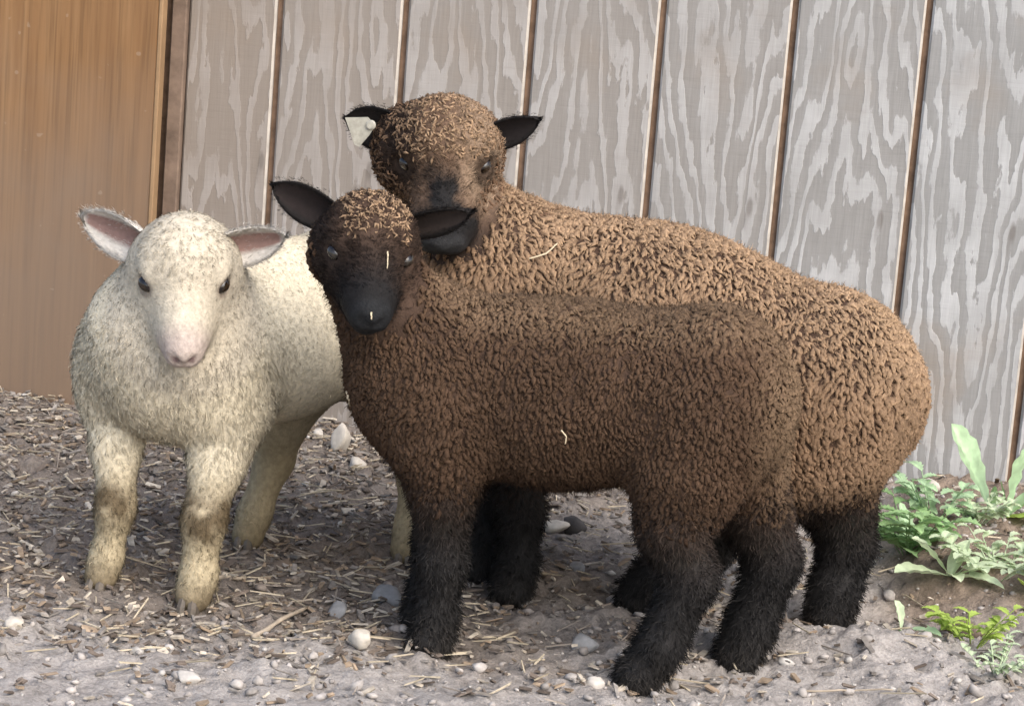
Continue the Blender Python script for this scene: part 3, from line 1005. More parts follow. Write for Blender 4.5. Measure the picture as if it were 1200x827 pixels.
def brown_palette(face_c, E, HR, s):
    def pal(V, Nv, W):
        q = ((V - E) @ HR.T) / s
        c = mixc((wsum(W, BODY), BR_ROOT * 0.9), (wsum(W, LEG + ('hoof',)), BLACK), (wsum(W, ('topknot',)), BR_ROOT * 1.2))
        c = c + (wsum(W, FACE) + wsum(W, ('muzzle',)))[:, None] * face_c(q, V)
        ld = smooth(0.20, 0.13, V[:, 2])[:, None]
        c = c * (1 - ld) + np.minimum(c, BLACK[None] * 1.2) * ld
        return np.clip(c, 0.003, 1)
    return pal


# ---------------------------------------------------- front brown lamb
def front_lamb():
    E = np.array([0.408, -1.165, 0.462]); s = 1.03
    HR = frame((0.30 * 0.76, -0.95 * 0.76, -0.65), (0.06, 0, 1))
    hp, cv, eyes, w, o = head_prims(E, HR, s, wool=1.0, wide=1.0, slim=0.88, longer=1.08)
    pr = [
        seg((0.495, -1.08, 0.320), (0.785, -1.085, 0.323), 0.090, 0.093, 'body', 0.05),
        ell((0.468, -1.08, 0.297), (0.076, 0.078, 0.086), 'body', 0.05),
        ell((0.800, -1.085, 0.322), (0.074, 0.092, 0.095), 'body', 0.05),
        ell((0.868, -1.095, 0.330), (0.018, 0.026, 0.046), 'body', 0.012),
        ell((0.62, -1.083, 0.302), (0.12, 0.086, 0.094), 'body', 0.05),
        seg((0.458, -1.088, 0.335), tuple(o + np.array([-0.012, 0.022, -0.030])), 0.076, 0.046, 'neck', 0.04),
        ell((0.50, -1.132, 0.275), (0.060, 0.045, 0.090), 'thigh', 0.03),
        ell((0.515, -1.035, 0.275), (0.062, 0.045, 0.085), 'thigh', 0.04),
        ell((0.778, -1.135, 0.272), (0.070, 0.050, 0.095), 'thigh', 0.03),
        ell((0.815, -1.045, 0.275), (0.062, 0.050, 0.088), 'thigh', 0.03),
    ]
    gs = ['thigh', 'leg', 'leg', 'shank', 'shank']
    pr += leg_chain([(0.497, -1.13, 0.25), (0.503, -1.132, 0.19), (0.507, -1.125, 0.108), (0.505, -1.122, 0.045), (0.503, -1.128, 0.016)], [0.046, 0.031, 0.0245, 0.0215, 0.0245], gs)
    pr += leg_chain([(0.512, -1.03, 0.25), (0.500, -1.03, 0.19), (0.488, -1.03, 0.108), (0.482, -1.03, 0.045), (0.478, -1.035, 0.016)], [0.048, 0.033, 0.026, 0.023, 0.026], gs)
    pr += leg_chain([(0.775, -1.14, 0.24), (0.768, -1.15, 0.185), (0.793, -1.155, 0.132), (0.768, -1.165, 0.055), (0.747, -1.172, 0.018)], [0.052, 0.036, 0.027, 0.0235, 0.026], gs)
    pr += leg_chain([(0.835, -1.04, 0.24), (0.855, -1.035, 0.185), (0.880, -1.03, 0.132), (0.862, -1.03, 0.05), (0.852, -1.036, 0.016)], [0.050, 0.036, 0.029, 0.026, 0.028], gs)
    pr += hp

    def face_c(q, P):
        dk = np.array([0.030, 0.021, 0.017]); mz = np.array([0.0125, 0.0118, 0.0118]); br = np.array([0.070, 0.044, 0.031])
        nz = fbm(P, 90, 3, 71) - 0.5
        t = smooth(0.015, 0.065, q[:, 0] + 0.03 * nz)[:, None]
        c = dk * (1 - t) + mz * t
        b = (smooth(0.0, 0.05, q[:, 2]) * smooth(0.03, -0.01, q[:, 0]))[:, None] * 0.8
        ch = (smooth(0.01, 0.05, q[:, 1]) * smooth(0.07, 0.03, q[:, 0]))[:, None] * 0.6
        k = np.maximum(b, ch)
        c = c * (1 - k) + br * k
        ns = smooth(0.068, 0.080, q[:, 0])[:, None]
        return c * (1 - ns) + np.array([0.016, 0.0165, 0.0175]) * ns

    def top_c(q):
        return smooth(0.018, 0.026, q[:, 2] + 0.35 * np.minimum(q[:, 0], 0) * -1) * smooth(0.006, -0.008, q[:, 0]) * smooth(0.042, 0.03, np.abs(q[:, 1] - 0.004)) * (q[:, 0] > -0.09)
    root, V, Q, Nv = build_sheep('sheep', 'front brown lamb with black legs standing side-on before the others', (0.65, -1.09, 0.0), pr, cv, brown_palette(face_c, E, HR, s))
    gold = lambda P, up: np.clip(-0.05 + 0.55 * up ** 10 + 0.9 * smooth(0.825, 0.89, P[:, 0]) - 0.25 * smooth(0.30, 0.22, P[:, 2]), 0, 1)  # golden tail tips, and a bright rim of top light painted on the back
    brown_coat(root, 0.52, V, Q, Nv, pr, (E, HR, s, 0.086), 0.0053, 0.0100, 0.0026, face_c, top_c, 0.195, gold)
    make_eyes(root, eyes, HR, s, MAT['eye_amber'])
    dk = (0.020, 0.017, 0.016); ins = (0.035, 0.026, 0.024)
    make_ear(root, (0.350, -1.118, 0.492), (0.277, -1.118, 0.522), (-0.25, -0.9, -0.15), 0.046, dk, ins, 0.30, 0.007, hairc=(0.022, 0.019, 0.017))
    make_ear(root, (0.440, -1.098, 0.485), (0.513, -1.120, 0.512), (0.1, -0.9, -0.35), 0.034, dk, (0.05, 0.038, 0.033), 0.26, 0.008, hairc=(0.026, 0.022, 0.020), nfur=7000, fur=0.006)
    for c in ((0.500, -1.132, 0.0), (0.476, -1.038, 0.0), (0.742, -1.176, 0.0), (0.848, -1.040, 0.0)):
        hoof(root, c, (-1, -0.1), 1.0)
    return root


# ---------------------------------------------------- rear brown sheep
def rear_sheep():
    E = np.array([0.436, -0.885, 0.544]); s = 1.12
    HR = frame((0.24 * 0.57, -0.965 * 0.57, -0.82), (0.02, -0.3, 1))
    hp, cv, eyes, w, o = head_prims(E, HR, s, wool=1.0, wide=1.12, slim=1.05, longer=1.28, eye_y=0.0368)
    e2 = lambda c, r, g, k=0.02: ell(w(c), np.array(r) * s, g, k * s, HR)
    hp += [e2((0.002, 0.027, -0.03), (0.040, 0.022, 0.034), 'cheek', 0.03), e2((0.002, -0.034, -0.03), (0.040, 0.026, 0.036), 'cheek', 0.03), e2((0.000, -0.046, -0.034), (0.036, 0.022, 0.034), 'cheek', 0.03)]
    pr = [
        seg((0.53, -0.79, 0.372), (0.89, -0.79, 0.302), 0.119, 0.118, 'body', 0.06),
        ell((0.71, -0.79, 0.352), (0.15, 0.105, 0.116), 'body', 0.06),
        ell((0.475, -0.80, 0.345), (0.085, 0.098, 0.115), 'body', 0.06),
        ell((0.935, -0.79, 0.285), (0.098, 0.110, 0.110), 'body', 0.06),
        ell((1.020, -0.80, 0.290), (0.020, 0.028, 0.055), 'body', 0.015),
        seg((0.492, -0.80, 0.385), tuple(o + np.array([-0.012, 0.030, -0.045])), 0.090, 0.048, 'neck', 0.045),
        ell((0.53, -0.85, 0.31), (0.065, 0.05, 0.09), 'thigh', 0.04),
        ell((0.53, -0.74, 0.31), (0.065, 0.05, 0.09), 'thigh', 0.04),
        ell((0.925, -0.82, 0.240), (0.070, 0.066, 0.088), 'thigh', 0.04),
        ell((0.885, -0.85, 0.235), (0.080, 0.058, 0.092), 'thigh', 0.05),
    ]
    gs = ['thigh', 'leg', 'leg', 'shank', 'shank']
    pr += leg_chain([(0.535, -0.745, 0.26), (0.525, -0.76, 0.20), (0.518, -0.785, 0.115), (0.512, -0.80, 0.045), (0.508, -0.805, 0.016)], [0.05, 0.032, 0.024, 0.020, 0.024], gs)
    pr += leg_chain([(0.545, -0.85, 0.26), (0.552, -0.855, 0.20), (0.560, -0.862, 0.115), (0.562, -0.87, 0.045), (0.558, -0.876, 0.016)], [0.05, 0.034, 0.026, 0.022, 0.025], gs)
    pr += leg_chain([(0.938, -0.80, 0.20), (0.950, -0.795, 0.15), (0.966, -0.79, 0.105), (0.957, -0.80, 0.045), (0.953, -0.808, 0.012)], [0.056, 0.042, 0.032, 0.028, 0.030], gs)
    pr += leg_chain([(0.86, -0.86, 0.20), (0.81, -0.86, 0.145), (0.79, -0.852, 0.095), (0.735, -0.845, 0.045), (0.715, -0.843, 0.018)], [0.058, 0.044, 0.033, 0.027, 0.027], gs)
    pr += hp

    def face_c(q, P):
        br = np.array([0.15, 0.095, 0.062]); dk = np.array([0.040, 0.026, 0.019]); mz = np.array([0.014, 0.0132, 0.0132]); tan = np.array([0.33, 0.235, 0.16])
        c = np.broadcast_to(br, (len(q), 3)).copy()
        nz = fbm(P, 80, 3, 72) - 0.5
        q = q + 0.022 * nz[:, None]
        lt = (smooth(0.0, 0.035, q[:, 1]) * smooth(0.07, 0.02, q[:, 0]))[:, None]
        c = c * (1 - lt) + tan * lt
        left = (smooth(-0.024, -0.036, q[:, 1]) * smooth(0.035, 0.02, q[:, 0]))[:, None]
        c = c * (1 - left) + dk * left
        br_ = (smooth(0.024, 0.008, np.abs(q[:, 1])) * smooth(0.010, 0.04, q[:, 0]))[:, None]
        t = np.maximum(smooth(0.045, 0.072, q[:, 0])[:, None], br_)
        for sg in (1, -1):
            e = smooth(0.026, 0.014, np.linalg.norm((q - np.array([0.008, sg * 0.042, -0.002])) * np.array([1, 1, 0.8]), axis=1))[:, None] * 0.85
            c = c * (1 - e) + dk * 0.8 * e
        c = c * (1 - t) + mz * t
        lip = smooth(0.088, 0.104, q[:, 0])[:, None]
        return c * (1 - lip) + np.array([0.034, 0.034, 0.035]) * lip

    def top_c(q):
        a = smooth(0.008, 0.018, q[:, 2]) * smooth(0.016, 0.0, q[:, 0]) * (q[:, 0] > -0.10)
        b = smooth(-0.016, -0.03, q[:, 0]) * (q[:, 0] > -0.10) * 0.8
        ck = smooth(0.026, 0.036, np.abs(q[:, 1])) * smooth(0.050, 0.025, q[:, 0]) * smooth(-0.004, -0.016, q[:, 2]) * 0.95
        return np.maximum(np.maximum(a, b), ck)
    root, V, Q, Nv = build_sheep('sheep', 'largest brown sheep at the back, with a tag in its ear', (0.74, -0.80, 0.0), pr, cv, brown_palette(face_c, E, HR, s))
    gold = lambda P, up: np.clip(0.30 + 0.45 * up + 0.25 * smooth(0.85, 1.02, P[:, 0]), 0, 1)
    brown_coat(root, 1.28, V, Q, Nv, pr, (E, HR, s, 0.102), 0.0063, 0.0122, 0.0030, face_c, top_c, 0.172, gold, 0.014)
    make_eyes(root, eyes, HR, s, MAT['eye_dark'])
    dk = (0.016, 0.014, 0.014); ins = (0.022, 0.018, 0.018)
    e_l = make_ear(root, (0.368, -0.848, 0.568), (0.297, -0.846, 0.580), (-0.1, -0.9, -0.3), 0.058, dk, ins, 0.28, 0.007, hairc=(0.016, 0.014, 0.014))
    make_ear(root, (0.478, -0.850, 0.570), (0.545, -0.846, 0.600), (0.2, -0.8, -0.45), 0.042, dk, ins, 0.25, 0.007, hairc=(0.016, 0.014, 0.014))
    # ear tag: flat pointed plate with a round stud
    c = np.array((0.328, -0.880, 0.574))
    t = [(-0.020, 0.010), (0.008, 0.013), (0.018, 0.004), (0.012, -0.008), (0.000, -0.024), (-0.006, -0.022)]
    tv = [(x, y, z) for y in (-0.001, 0.001) for x, z in t]; n = len(t)
    me = bpy.data.meshes.new('ear_tag'); me.from_pydata(tv, [], [list(range(n)), list(range(n, 2 * n))[::-1]] + [[i, i + n, (i + 1) % n + n, (i + 1) % n] for i in range(n)]); me.update()
    tg = link('ear_tag', me, MAT['tag'], root, Vector(c) - root.location)
    tg['label'] = 'pale pointed tag in the ear'
    sv, sf = [], []
    for j, (rr, yy) in enumerate(((0.0062, 0.0), (0.0062, -0.002), (0.0045, -0.0032), (0.001, -0.0034))):
        for i in range(14): sv.append((0.013 + rr * math.cos(i * 0.4488), yy - 0.0012, 0.004 + rr * math.sin(i * 0.4488)))
    for j in range(3):
        for i in range(14): sf.append([j * 14 + i, j * 14 + (i + 1) % 14, (j + 1) * 14 + (i + 1) % 14, (j + 1) * 14 + i])
    sf.append([3 * 14 + i for i in range(14)])
    me = bpy.data.meshes.new('tag_stud'); me.from_pydata(sv, [], sf); me.update()
    st = link('tag_stud', me, MAT['tag'], tg)
    for c in ((0.505, -0.808, 0.0), (0.555, -0.88, 0.0), (0.949, -0.812, -0.008), (0.708, -0.846, 0.002)):
        hoof(root, c, (-1, -0.1), 1.05)
    return root


# ---------------------------------------------------- white lamb
def white_lamb():
    E = np.array([0.184, -1.115, 0.402]); s = 1.10
    HR = frame((0.34 * 0.60, -0.93 * 0.60, -0.79), (0.02, -0.2, 1))
    hp, cv, eyes, w, o = head_prims(E, HR, s, wool=1.0, wide=1.0, slim=0.80, longer=1.06)
    for q_ in hp[:4]:
        if q_['t'] == 'ell': q_['r'] = q_['r'] * np.array([1, 0.97, 0.97])
    F = norm(np.array([-0.46, -0.89, 0])); R_ = np.array([F, [-F[1], F[0], 0], [0, 0, 1.0]])
    pr = [
        seg((0.165, -0.985, 0.308), (0.29, -0.755, 0.322), 0.098, 0.104, 'body', 0.05),
        ell((0.142, -1.015, 0.290), (0.085, 0.108, 0.098), 'body', 0.05, R_),
        ell((0.225, -0.87, 0.305), (0.12, 0.108, 0.105), 'body', 0.05, R_),
        ell((0.30, -0.735, 0.322), (0.085, 0.104, 0.098), 'body', 0.05, R_),
        seg((0.152, -1.02, 0.335), tuple(o + np.array([-0.004, 0.03, -0.02])), 0.092, 0.062, 'neck', 0.05),
        ell((0.070, -0.985, 0.255), (0.055, 0.040, 0.075), 'thigh', 0.04, R_),
        ell((0.222, -1.020, 0.255), (0.055, 0.042, 0.080), 'thigh', 0.04, R_),
        ell((0.235, -0.745, 0.25), (0.065, 0.045, 0.085), 'thigh', 0.04, R_),
        ell((0.365, -0.700, 0.25), (0.065, 0.045, 0.085), 'thigh', 0.04, R_),
    ]
    gs = ['thigh', 'leg', 'leg', 'shank', 'shank']
    pr += leg_chain([(0.072, -0.99, 0.235), (0.083, -1.015, 0.175), (0.092, -1.035, 0.105), (0.082, -1.03, 0.040), (0.078, -1.036, 0.018)], [0.040, 0.028, 0.0215, 0.0175, 0.020], gs)
    pr += leg_chain([(0.222, -1.015, 0.235), (0.214, -1.035, 0.175), (0.208, -1.058, 0.108), (0.206, -1.060, 0.040), (0.203, -1.068, 0.018)], [0.043, 0.031, 0.024, 0.0195, 0.022], gs)
    pr += leg_chain([(0.235, -0.745, 0.22), (0.218, -0.745, 0.165), (0.212, -0.735, 0.115), (0.195, -0.755, 0.045), (0.190, -0.765, 0.016)], [0.050, 0.034, 0.024, 0.0195, 0.0215], gs)
    pr += leg_chain([(0.37, -0.70, 0.22), (0.385, -0.712, 0.165), (0.402, -0.715, 0.115), (0.402, -0.728, 0.045), (0.400, -0.738, 0.016)], [0.052, 0.036, 0.026, 0.021, 0.024], gs)
    pr += hp
    CR = np.array([0.74, 0.655, 0.49]); CRF = np.array([0.57, 0.505, 0.395]); PINK = np.array([0.46, 0.375, 0.335]); DIRT = np.array([0.105, 0.075, 0.042]); YEL = np.array([0.43, 0.345, 0.205])

    def colour(P):
        q = ((P - E) @ HR.T) / s
        n = fbm(P, 30, 3, 12)
        c = np.broadcast_to(CR, P.shape).copy()
        tone = 0.9 + 0.2 * fbm(P, 12, 3, 2); c = c * tone[:, None]
        y = (smooth(0.19, 0.10, P[:, 2] + 0.05 * (n - 0.5)))[:, None]
        c = c * (1 - 0.7 * y) + YEL * 0.7 * y
        knee = np.exp(-((P[:, 2] - 0.116 + 0.03 * (n - 0.5)) / 0.026) ** 2) * smooth(-0.9, -0.98, P[:, 1])
        low = smooth(0.055, 0.01, P[:, 2] + 0.03 * (n - 0.5)) * 0.8
        k = np.maximum(np.clip(knee * (-0.05 + 2.6 * fbm(P, 48, 3, 19)), 0, 0.92), low)[:, None]
        c = c * (1 - k) + DIRT * k
        hind = (smooth(-0.86, -0.78, P[:, 1]) * smooth(0.26, 0.16, P[:, 2]))[:, None] * 0.5
        c = c * (1 - hind) + YEL * 0.6 * hind
        inh = smooth(0.12, 0.09, np.linalg.norm(q - np.array([0.02, 0, -0.01]), axis=1))[:, None]
        c = c * (1 - inh) + CRF * inh
        mz = (smooth(0.045, 0.078, q[:, 0]) * smooth(0.05, 0.03, np.linalg.norm(q[:, 1:], axis=1)))[:, None]
        c = c * (1 - 0.85 * mz) + PINK * 0.85 * mz
        for sg in (1, -1):
            d = np.linalg.norm((q - np.array([0.092, sg * 0.0080, -0.006])) * np.array([0.5, 1, 1]), axis=1)
            e = smooth(0.0065, 0.003, d)[:, None] * 0.85
            c = c * (1 - e) + np.array([0.16, 0.10, 0.10]) * e
            d = np.linalg.norm(q - np.array([0.007, sg * 0.041, 0.0]), axis=1)
            e = smooth(0.0150, 0.0115, d)[:, None] * 0.55
            c = c * (1 - e) + np.array([0.16, 0.11, 0.09]) * e
        return np.clip(c, 0.004, 0.9)
    root, V, Q, Nv = build_sheep('sheep', 'white lamb with muddy knees facing the viewer at left', (0.20, -0.93, 0.0), pr, cv, lambda V, Nv, W: colour(V) * 0.9)
    gsets = lambda P: group_w(prims_, P, 0.010)
    prims_ = pr
    hl = lambda P: ((P - E) @ HR.T) / s
    # fleece: pointed tufts hanging on chest and sides
    def keep(P, Nn): return np.clip(wsum(gsets(P), BODY + ('leg', 'topknot')) * 1.2 - 0.1, 0, 1)
    P, Nn = scatter(V, Q, Nv, 200000, 0.0048, keep)
    n = len(P); W = gsets(P); q = hl(P)
    dirn = np.array([0.10, 0.25, -1.0]) + 0.35 * rng.normal(size=(n, 3))
    G = tangent(Nn, dirn)
    c = colour(P); t = (0.9 + 0.2 * rng.random(n))[:, None]
    chest = smooth(-0.95, -1.03, P[:, 1]) * smooth(0.36, 0.30, P[:, 2])
    top = W['topknot']
    L = 0.0048 + 0.0090 * chest * rng.random(n) + 0.002 * rng.random(n) + 0.012 * top * rng.random(n)
    L = L * np.where(W['leg'] > 0.5, 0.75, 1)
    a = tufts(P, Nn, G, 5, 0.0032, L, 0.22 + 0.2 * rng.random(n) + 0.2 * top, 0.00032, c * (t - 0.12 * chest[:, None]) * 0.95, c * t * 1.05, 0.7, 0.10)
    add_stuff(root, 'fleece', [a], MAT['hair'])
    # short hair on shanks and face
    def keeps(P, Nn): 
        W = gsets(P); q = hl(P)
        eye = np.minimum(np.linalg.norm(q - np.array([0.007, 0.041, 0]), axis=1), np.linalg.norm(q - np.array([0.007, -0.041, 0]), axis=1))
        return np.clip(wsum(W, ('shank', 'hoof')) + wsum(W, FACE) + 0.35 * wsum(W, ('muzzle',)) * smooth(0.085, 0.07, q[:, 0]), 0, 1) * smooth(0.008, 0.012, eye)
    P, Nn = scatter(V, Q, Nv, 120000, 0.0028, keeps)
    n = len(P); W = gsets(P); q = hl(P)
    fw = wsum(W, FACE + ('muzzle',))
    flow = (-HR[0][None] * 0.8 + HR[1][None] * np.sign(q[:, 1:2]) * 0.4) * fw[:, None] + np.array([0, 0, -1.0]) * (1 - fw)[:, None]
    G = tangent(Nn, flow + 0.3 * rng.normal(size=(n, 3)))
    c = colour(P); t = (0.9 + 0.2 * rng.random(n))[:, None]
    a = tufts(P, Nn, G, 4, 0.003, np.where(fw > 0.5, 0.0048, np.where(P[:, 2] < 0.03, 0.004, 0.0075)) * (0.7 + 0.5 * rng.random(n)), 0.2 + 0.15 * rng.random(n), 0.00032, c * t * 0.92, c * t * 1.04, 0.3, 0.2)
    add_stuff(root, 'short_hair', [a], MAT['hair'])
    make_eyes(root, eyes, HR, s, MAT['eye_dark'])
    wo = (0.74, 0.69, 0.62); pk = (0.44, 0.28, 0.24)
    make_ear(root, (0.120, -1.080, 0.432), (0.036, -1.060, 0.458), (-0.05, -0.9, -0.30), 0.054, wo, pk, 0.40, 0.009, hairc=wo, rimw=0.42, nfur=5500, fur=0.007)
    make_ear(root, (0.215, -1.075, 0.436), (0.288, -1.050, 0.455), (0.3, -0.85, -0.35), 0.050, wo, pk, 0.36, 0.009, hairc=wo, rimw=0.48, nfur=5500, fur=0.007)
    for c in ((0.076, -1.042, 0.0), (0.201, -1.076, 0.0), (0.188, -0.772, 0.0), (0.398, -0.745, 0.0)):
        hoof(root, c, (0.05, -1), 1.12)
    return root


front = front_lamb()
rear = rear_sheep()
white = white_lamb()


# ------------------------------------------------------------------ litter on the ground
def rot_rand(n, tilt):
    """random frames: heading free, tilted by about tilt radians"""
    h = rng.random(n) * 6.283
    ax = np.stack([np.cos(h), np.sin(h), tilt * rng.normal(size=n)], -1)
    up = norm(np.stack([tilt * rng.normal(size=n), tilt * rng.normal(size=n), np.ones(n)], -1))
    x = norm(ax - (ax * up).sum(-1, keepdims=True) * up)
    return x, np.cross(up, x), up


def chip_mesh(n, pos, Ls, Ws, Ts, tilt, cols):
    x, y, z = rot_rand(n, tilt)
    cx = np.array([-1, 1, 1, -1, -1, 1, 1, -1]) * 0.5; cy = np.array([-1, -1, 1, 1, -1, -1, 1, 1]) * 0.5; cz = np.array([-1, -1, -1, -1, 1, 1, 1, 1]) * 0.5
    jx = cx[None] * (1 + 0.5 * (rng.random((n, 8)) - 0.5)); jy = cy[None] * (0.75 + 0.6 * (rng.random((n, 8)) - 0.3)); jz = cz[None] + 0.6 * (rng.random((n, 8)) - 0.5) * 0.6
    V = pos[:, None] + x[:, None] * (jx * Ls[:, None])[..., None] + y[:, None] * (jy * Ws[:, None])[..., None] + z[:, None] * (jz * Ts[:, None])[..., None]
    f = np.array([[3, 2, 1, 0], [4, 5, 6, 7], [0, 1, 5, 4], [1, 2, 6, 5], [2, 3, 7, 6], [3, 0, 4, 7]])
    Q = (np.arange(n)[:, None, None] * 8 + f[None]).reshape(-1, 4)
    return V.reshape(-1, 3), Q, np.repeat(cols, 8, axis=0)


def litter(n, lo, hi, dens):
    P = np.stack([lo[0] + (hi[0] - lo[0]) * rng.random(n), lo[1] + (hi[1] - lo[1]) * rng.random(n), np.zeros(n)], -1)
    P = P[rng.random(n) < dens(P)]
    P[:, 2] = ground_h(P[:, 0], P[:, 1])
    return P


def mulch_density(P):
    n = fbm(P, 6, 3, 41)
    X, Y = P[:, 0], P[:, 1]
    w = smooth(-1.34, -1.05, Y + 0.3 * (n - 0.5) + 0.10 * (X - 0.3))
    r = 1 - 0.62 * smooth(0.38, 0.62, X + 0.2 * (n - 0.5)) - 0.25 * smooth(0.92, 1.05, X) * smooth(-0.9, -0.6, Y) - 0.2 * smooth(0.75, 1.0, X) * smooth(-0.6, -0.9, Y)
    return np.clip((0.13 + 0.87 * w) * r, 0, 1)


P = litter(24500, (-0.75, -1.75), (1.5, 0.0), mulch_density)
n = len(P)
kind = rng.random(n)
pale = np.array([0.44, 0.385, 0.31]); grey = np.array([0.24, 0.215, 0.19]); darkb = np.array([0.150, 0.120, 0.097]); tanb = np.array([0.27, 0.205, 0.145])
cc = np.where((kind < 0.20)[:, None], pale, np.where((kind < 0.48)[:, None], grey, np.where((kind < 0.82)[:, None], darkb, tanb))) * (0.7 + 0.6 * rng.random((n, 1)))
size = 0.6 + 0.9 * rng.random(n) ** 2.5
Ls = 0.0125 * size * (0.6 + 0.9 * rng.random(n)); Ws = 0.0052 * size * (0.5 + rng.random(n)); Ts = 0.0022 * (0.6 + 0.8 * rng.random(n))
P[:, 2] += 0.002 + 0.003 * rng.random(n)
V, Q, C = chip_mesh(n, P, Ls, Ws, Ts, 0.28, cc)
tag(link('wood_chips', raw_mesh('wood_chips', V, quads=Q, smooth=False, attrs={'Col': C}), MAT['chips']), 'trodden wood chips and bark scattered over the dirt', 'wood chips', kind='stuff')

# straw and splinters
P = litter(4200, (-0.75, -1.75), (1.4, 0.0), lambda P: np.clip(mulch_density(P) * 0.8 + 0.05, 0, 1))
n = len(P)
cc = np.where((rng.random(n) < 0.6)[:, None], np.array([0.48, 0.41, 0.30]), np.array([0.28, 0.24, 0.20])) * (0.7 + 0.5 * rng.random((n, 1)))
P[:, 2] += 0.004 + 0.003 * rng.random(n)
V, Q, C = chip_mesh(n, P, 0.022 + 0.03 * rng.random(n) ** 2, np.full(n, 0.0018), np.full(n, 0.0014), 0.14, cc)
tag(link('straw', raw_mesh('straw', V, quads=Q, smooth=False, attrs={'Col': C}), MAT['chips']), 'short pale straw and splinters strewn over the dirt', 'straw', kind='stuff')


def lump_verts(sub=1):
    import bmesh
    bm = bmesh.new(); bmesh.ops.create_icosphere(bm, subdivisions=sub, radius=1.0)
    V = np.array([v.co for v in bm.verts]); F = np.array([[v.index for v in f.verts] for f in bm.faces]); bm.free()
    return V, F


# clods and grit
P = litter(9500, (-0.7, -1.75), (1.5, -0.02), lambda P: np.clip(0.35 + 0.65 * fbm(P, 9, 3, 51), 0, 1))
n = len(P)
bv, bf = lump_verts(1)
rad = 0.0018 + 0.0075 * rng.random(n) ** 4.5
x, y, z = rot_rand(n, 0.4)
J = bv[None] * (1 + 0.5 * (rng.random((n, len(bv), 1)) - 0.5))
sc3 = np.stack([0.8 + 0.6 * rng.random(n), 0.7 + 0.5 * rng.random(n), 0.5 + 0.3 * rng.random(n)], -1)[:, None]
J = J * sc3 * rad[:, None, None]
V = P[:, None] + J[..., 0:1] * x[:, None] + J[..., 1:2] * y[:, None] + J[..., 2:3] * z[:, None] + np.array([0, 0, 0.3]) * rad[:, None, None]
T = (np.arange(n)[:, None, None] * len(bv) + bf[None]).reshape(-1, 3)
near_w = smooth(-1.0, -1.2, P[:, 1])[:, None]
near_w = np.maximum(near_w, smooth(0.4, 0.8, P[:, 0])[:, None])
cb = np.array([0.205, 0.172, 0.146]) * (1 - near_w) + np.array([0.36, 0.328, 0.30]) * near_w
cb = cb * (0.65 + 0.6 * rng.random((n, 1)))
pl_ = rng.random(n) < 0.07
cb[pl_] = np.array([0.46, 0.43, 0.39]) * (0.8 + 0.3 * rng.random((pl_.sum(), 1)))
tag(link('grit', raw_mesh('grit', V.reshape(-1, 3), tris=T, smooth=True, attrs={'Col': np.repeat(cb, len(bv), 0)}), MAT['chips']), 'loose clods and grit lying on the dirt', 'gravel', kind='stuff')


# ------------------------------------------------------------------ single stones, sticks, straws
def stone_mat(name, c):
    return plain_mat(name, c, 0.85, 0.25, 0.18, 90, 0.35, 0.002)


SM = dict(pale=stone_mat('pale_stone', (0.50, 0.455, 0.39)), white=stone_mat('white_stone', (0.47, 0.435, 0.39)), grey=stone_mat('grey_stone', (0.27, 0.265, 0.26)), dark=stone_mat('dark_stone', (0.075, 0.068, 0.065)), brown=stone_mat('brown_stone', (0.17, 0.13, 0.10)))
sv_, sf_ = lump_verts(3)


def stone(x, y, r, mat, label, flat=0.6, facet=0.0, lift=0.25, rz=None):
    sd_ = rng.normal(size=3)
    V = sv_.copy()
    V = V * (0.70 + 0.60 * fbm(V + sd_ * 5 + 9, 1.5, 2, 3))[:, None]
    if facet:
        for _ in range(7):           # break planes off the lump
            nn = norm(rng.normal(size=3)); dd = V @ nn; lim = 0.62 + 0.15 * rng.random()
            V = V - np.maximum(dd - lim, 0)[:, None] * nn * facet
    a = rng.random() * 6.28 if rz is None else rz
    V = V * np.array([r[0], r[1], r[2]])
    c, s_ = math.cos(a), math.sin(a)
    V = np.stack([V[:, 0] * c - V[:, 1] * s_, V[:, 0] * s_ + V[:, 1] * c, V[:, 2]], -1)
    z = float(ground_h(np.array([x]), np.array([y]), True)[0])
    o = link('stone', raw_mesh('stone', V, tris=sf_, smooth=True), SM[mat], None, (x, y, z + r[2] * lift))
    return tag(o, label, 'stone', 'loose stones on the dirt')


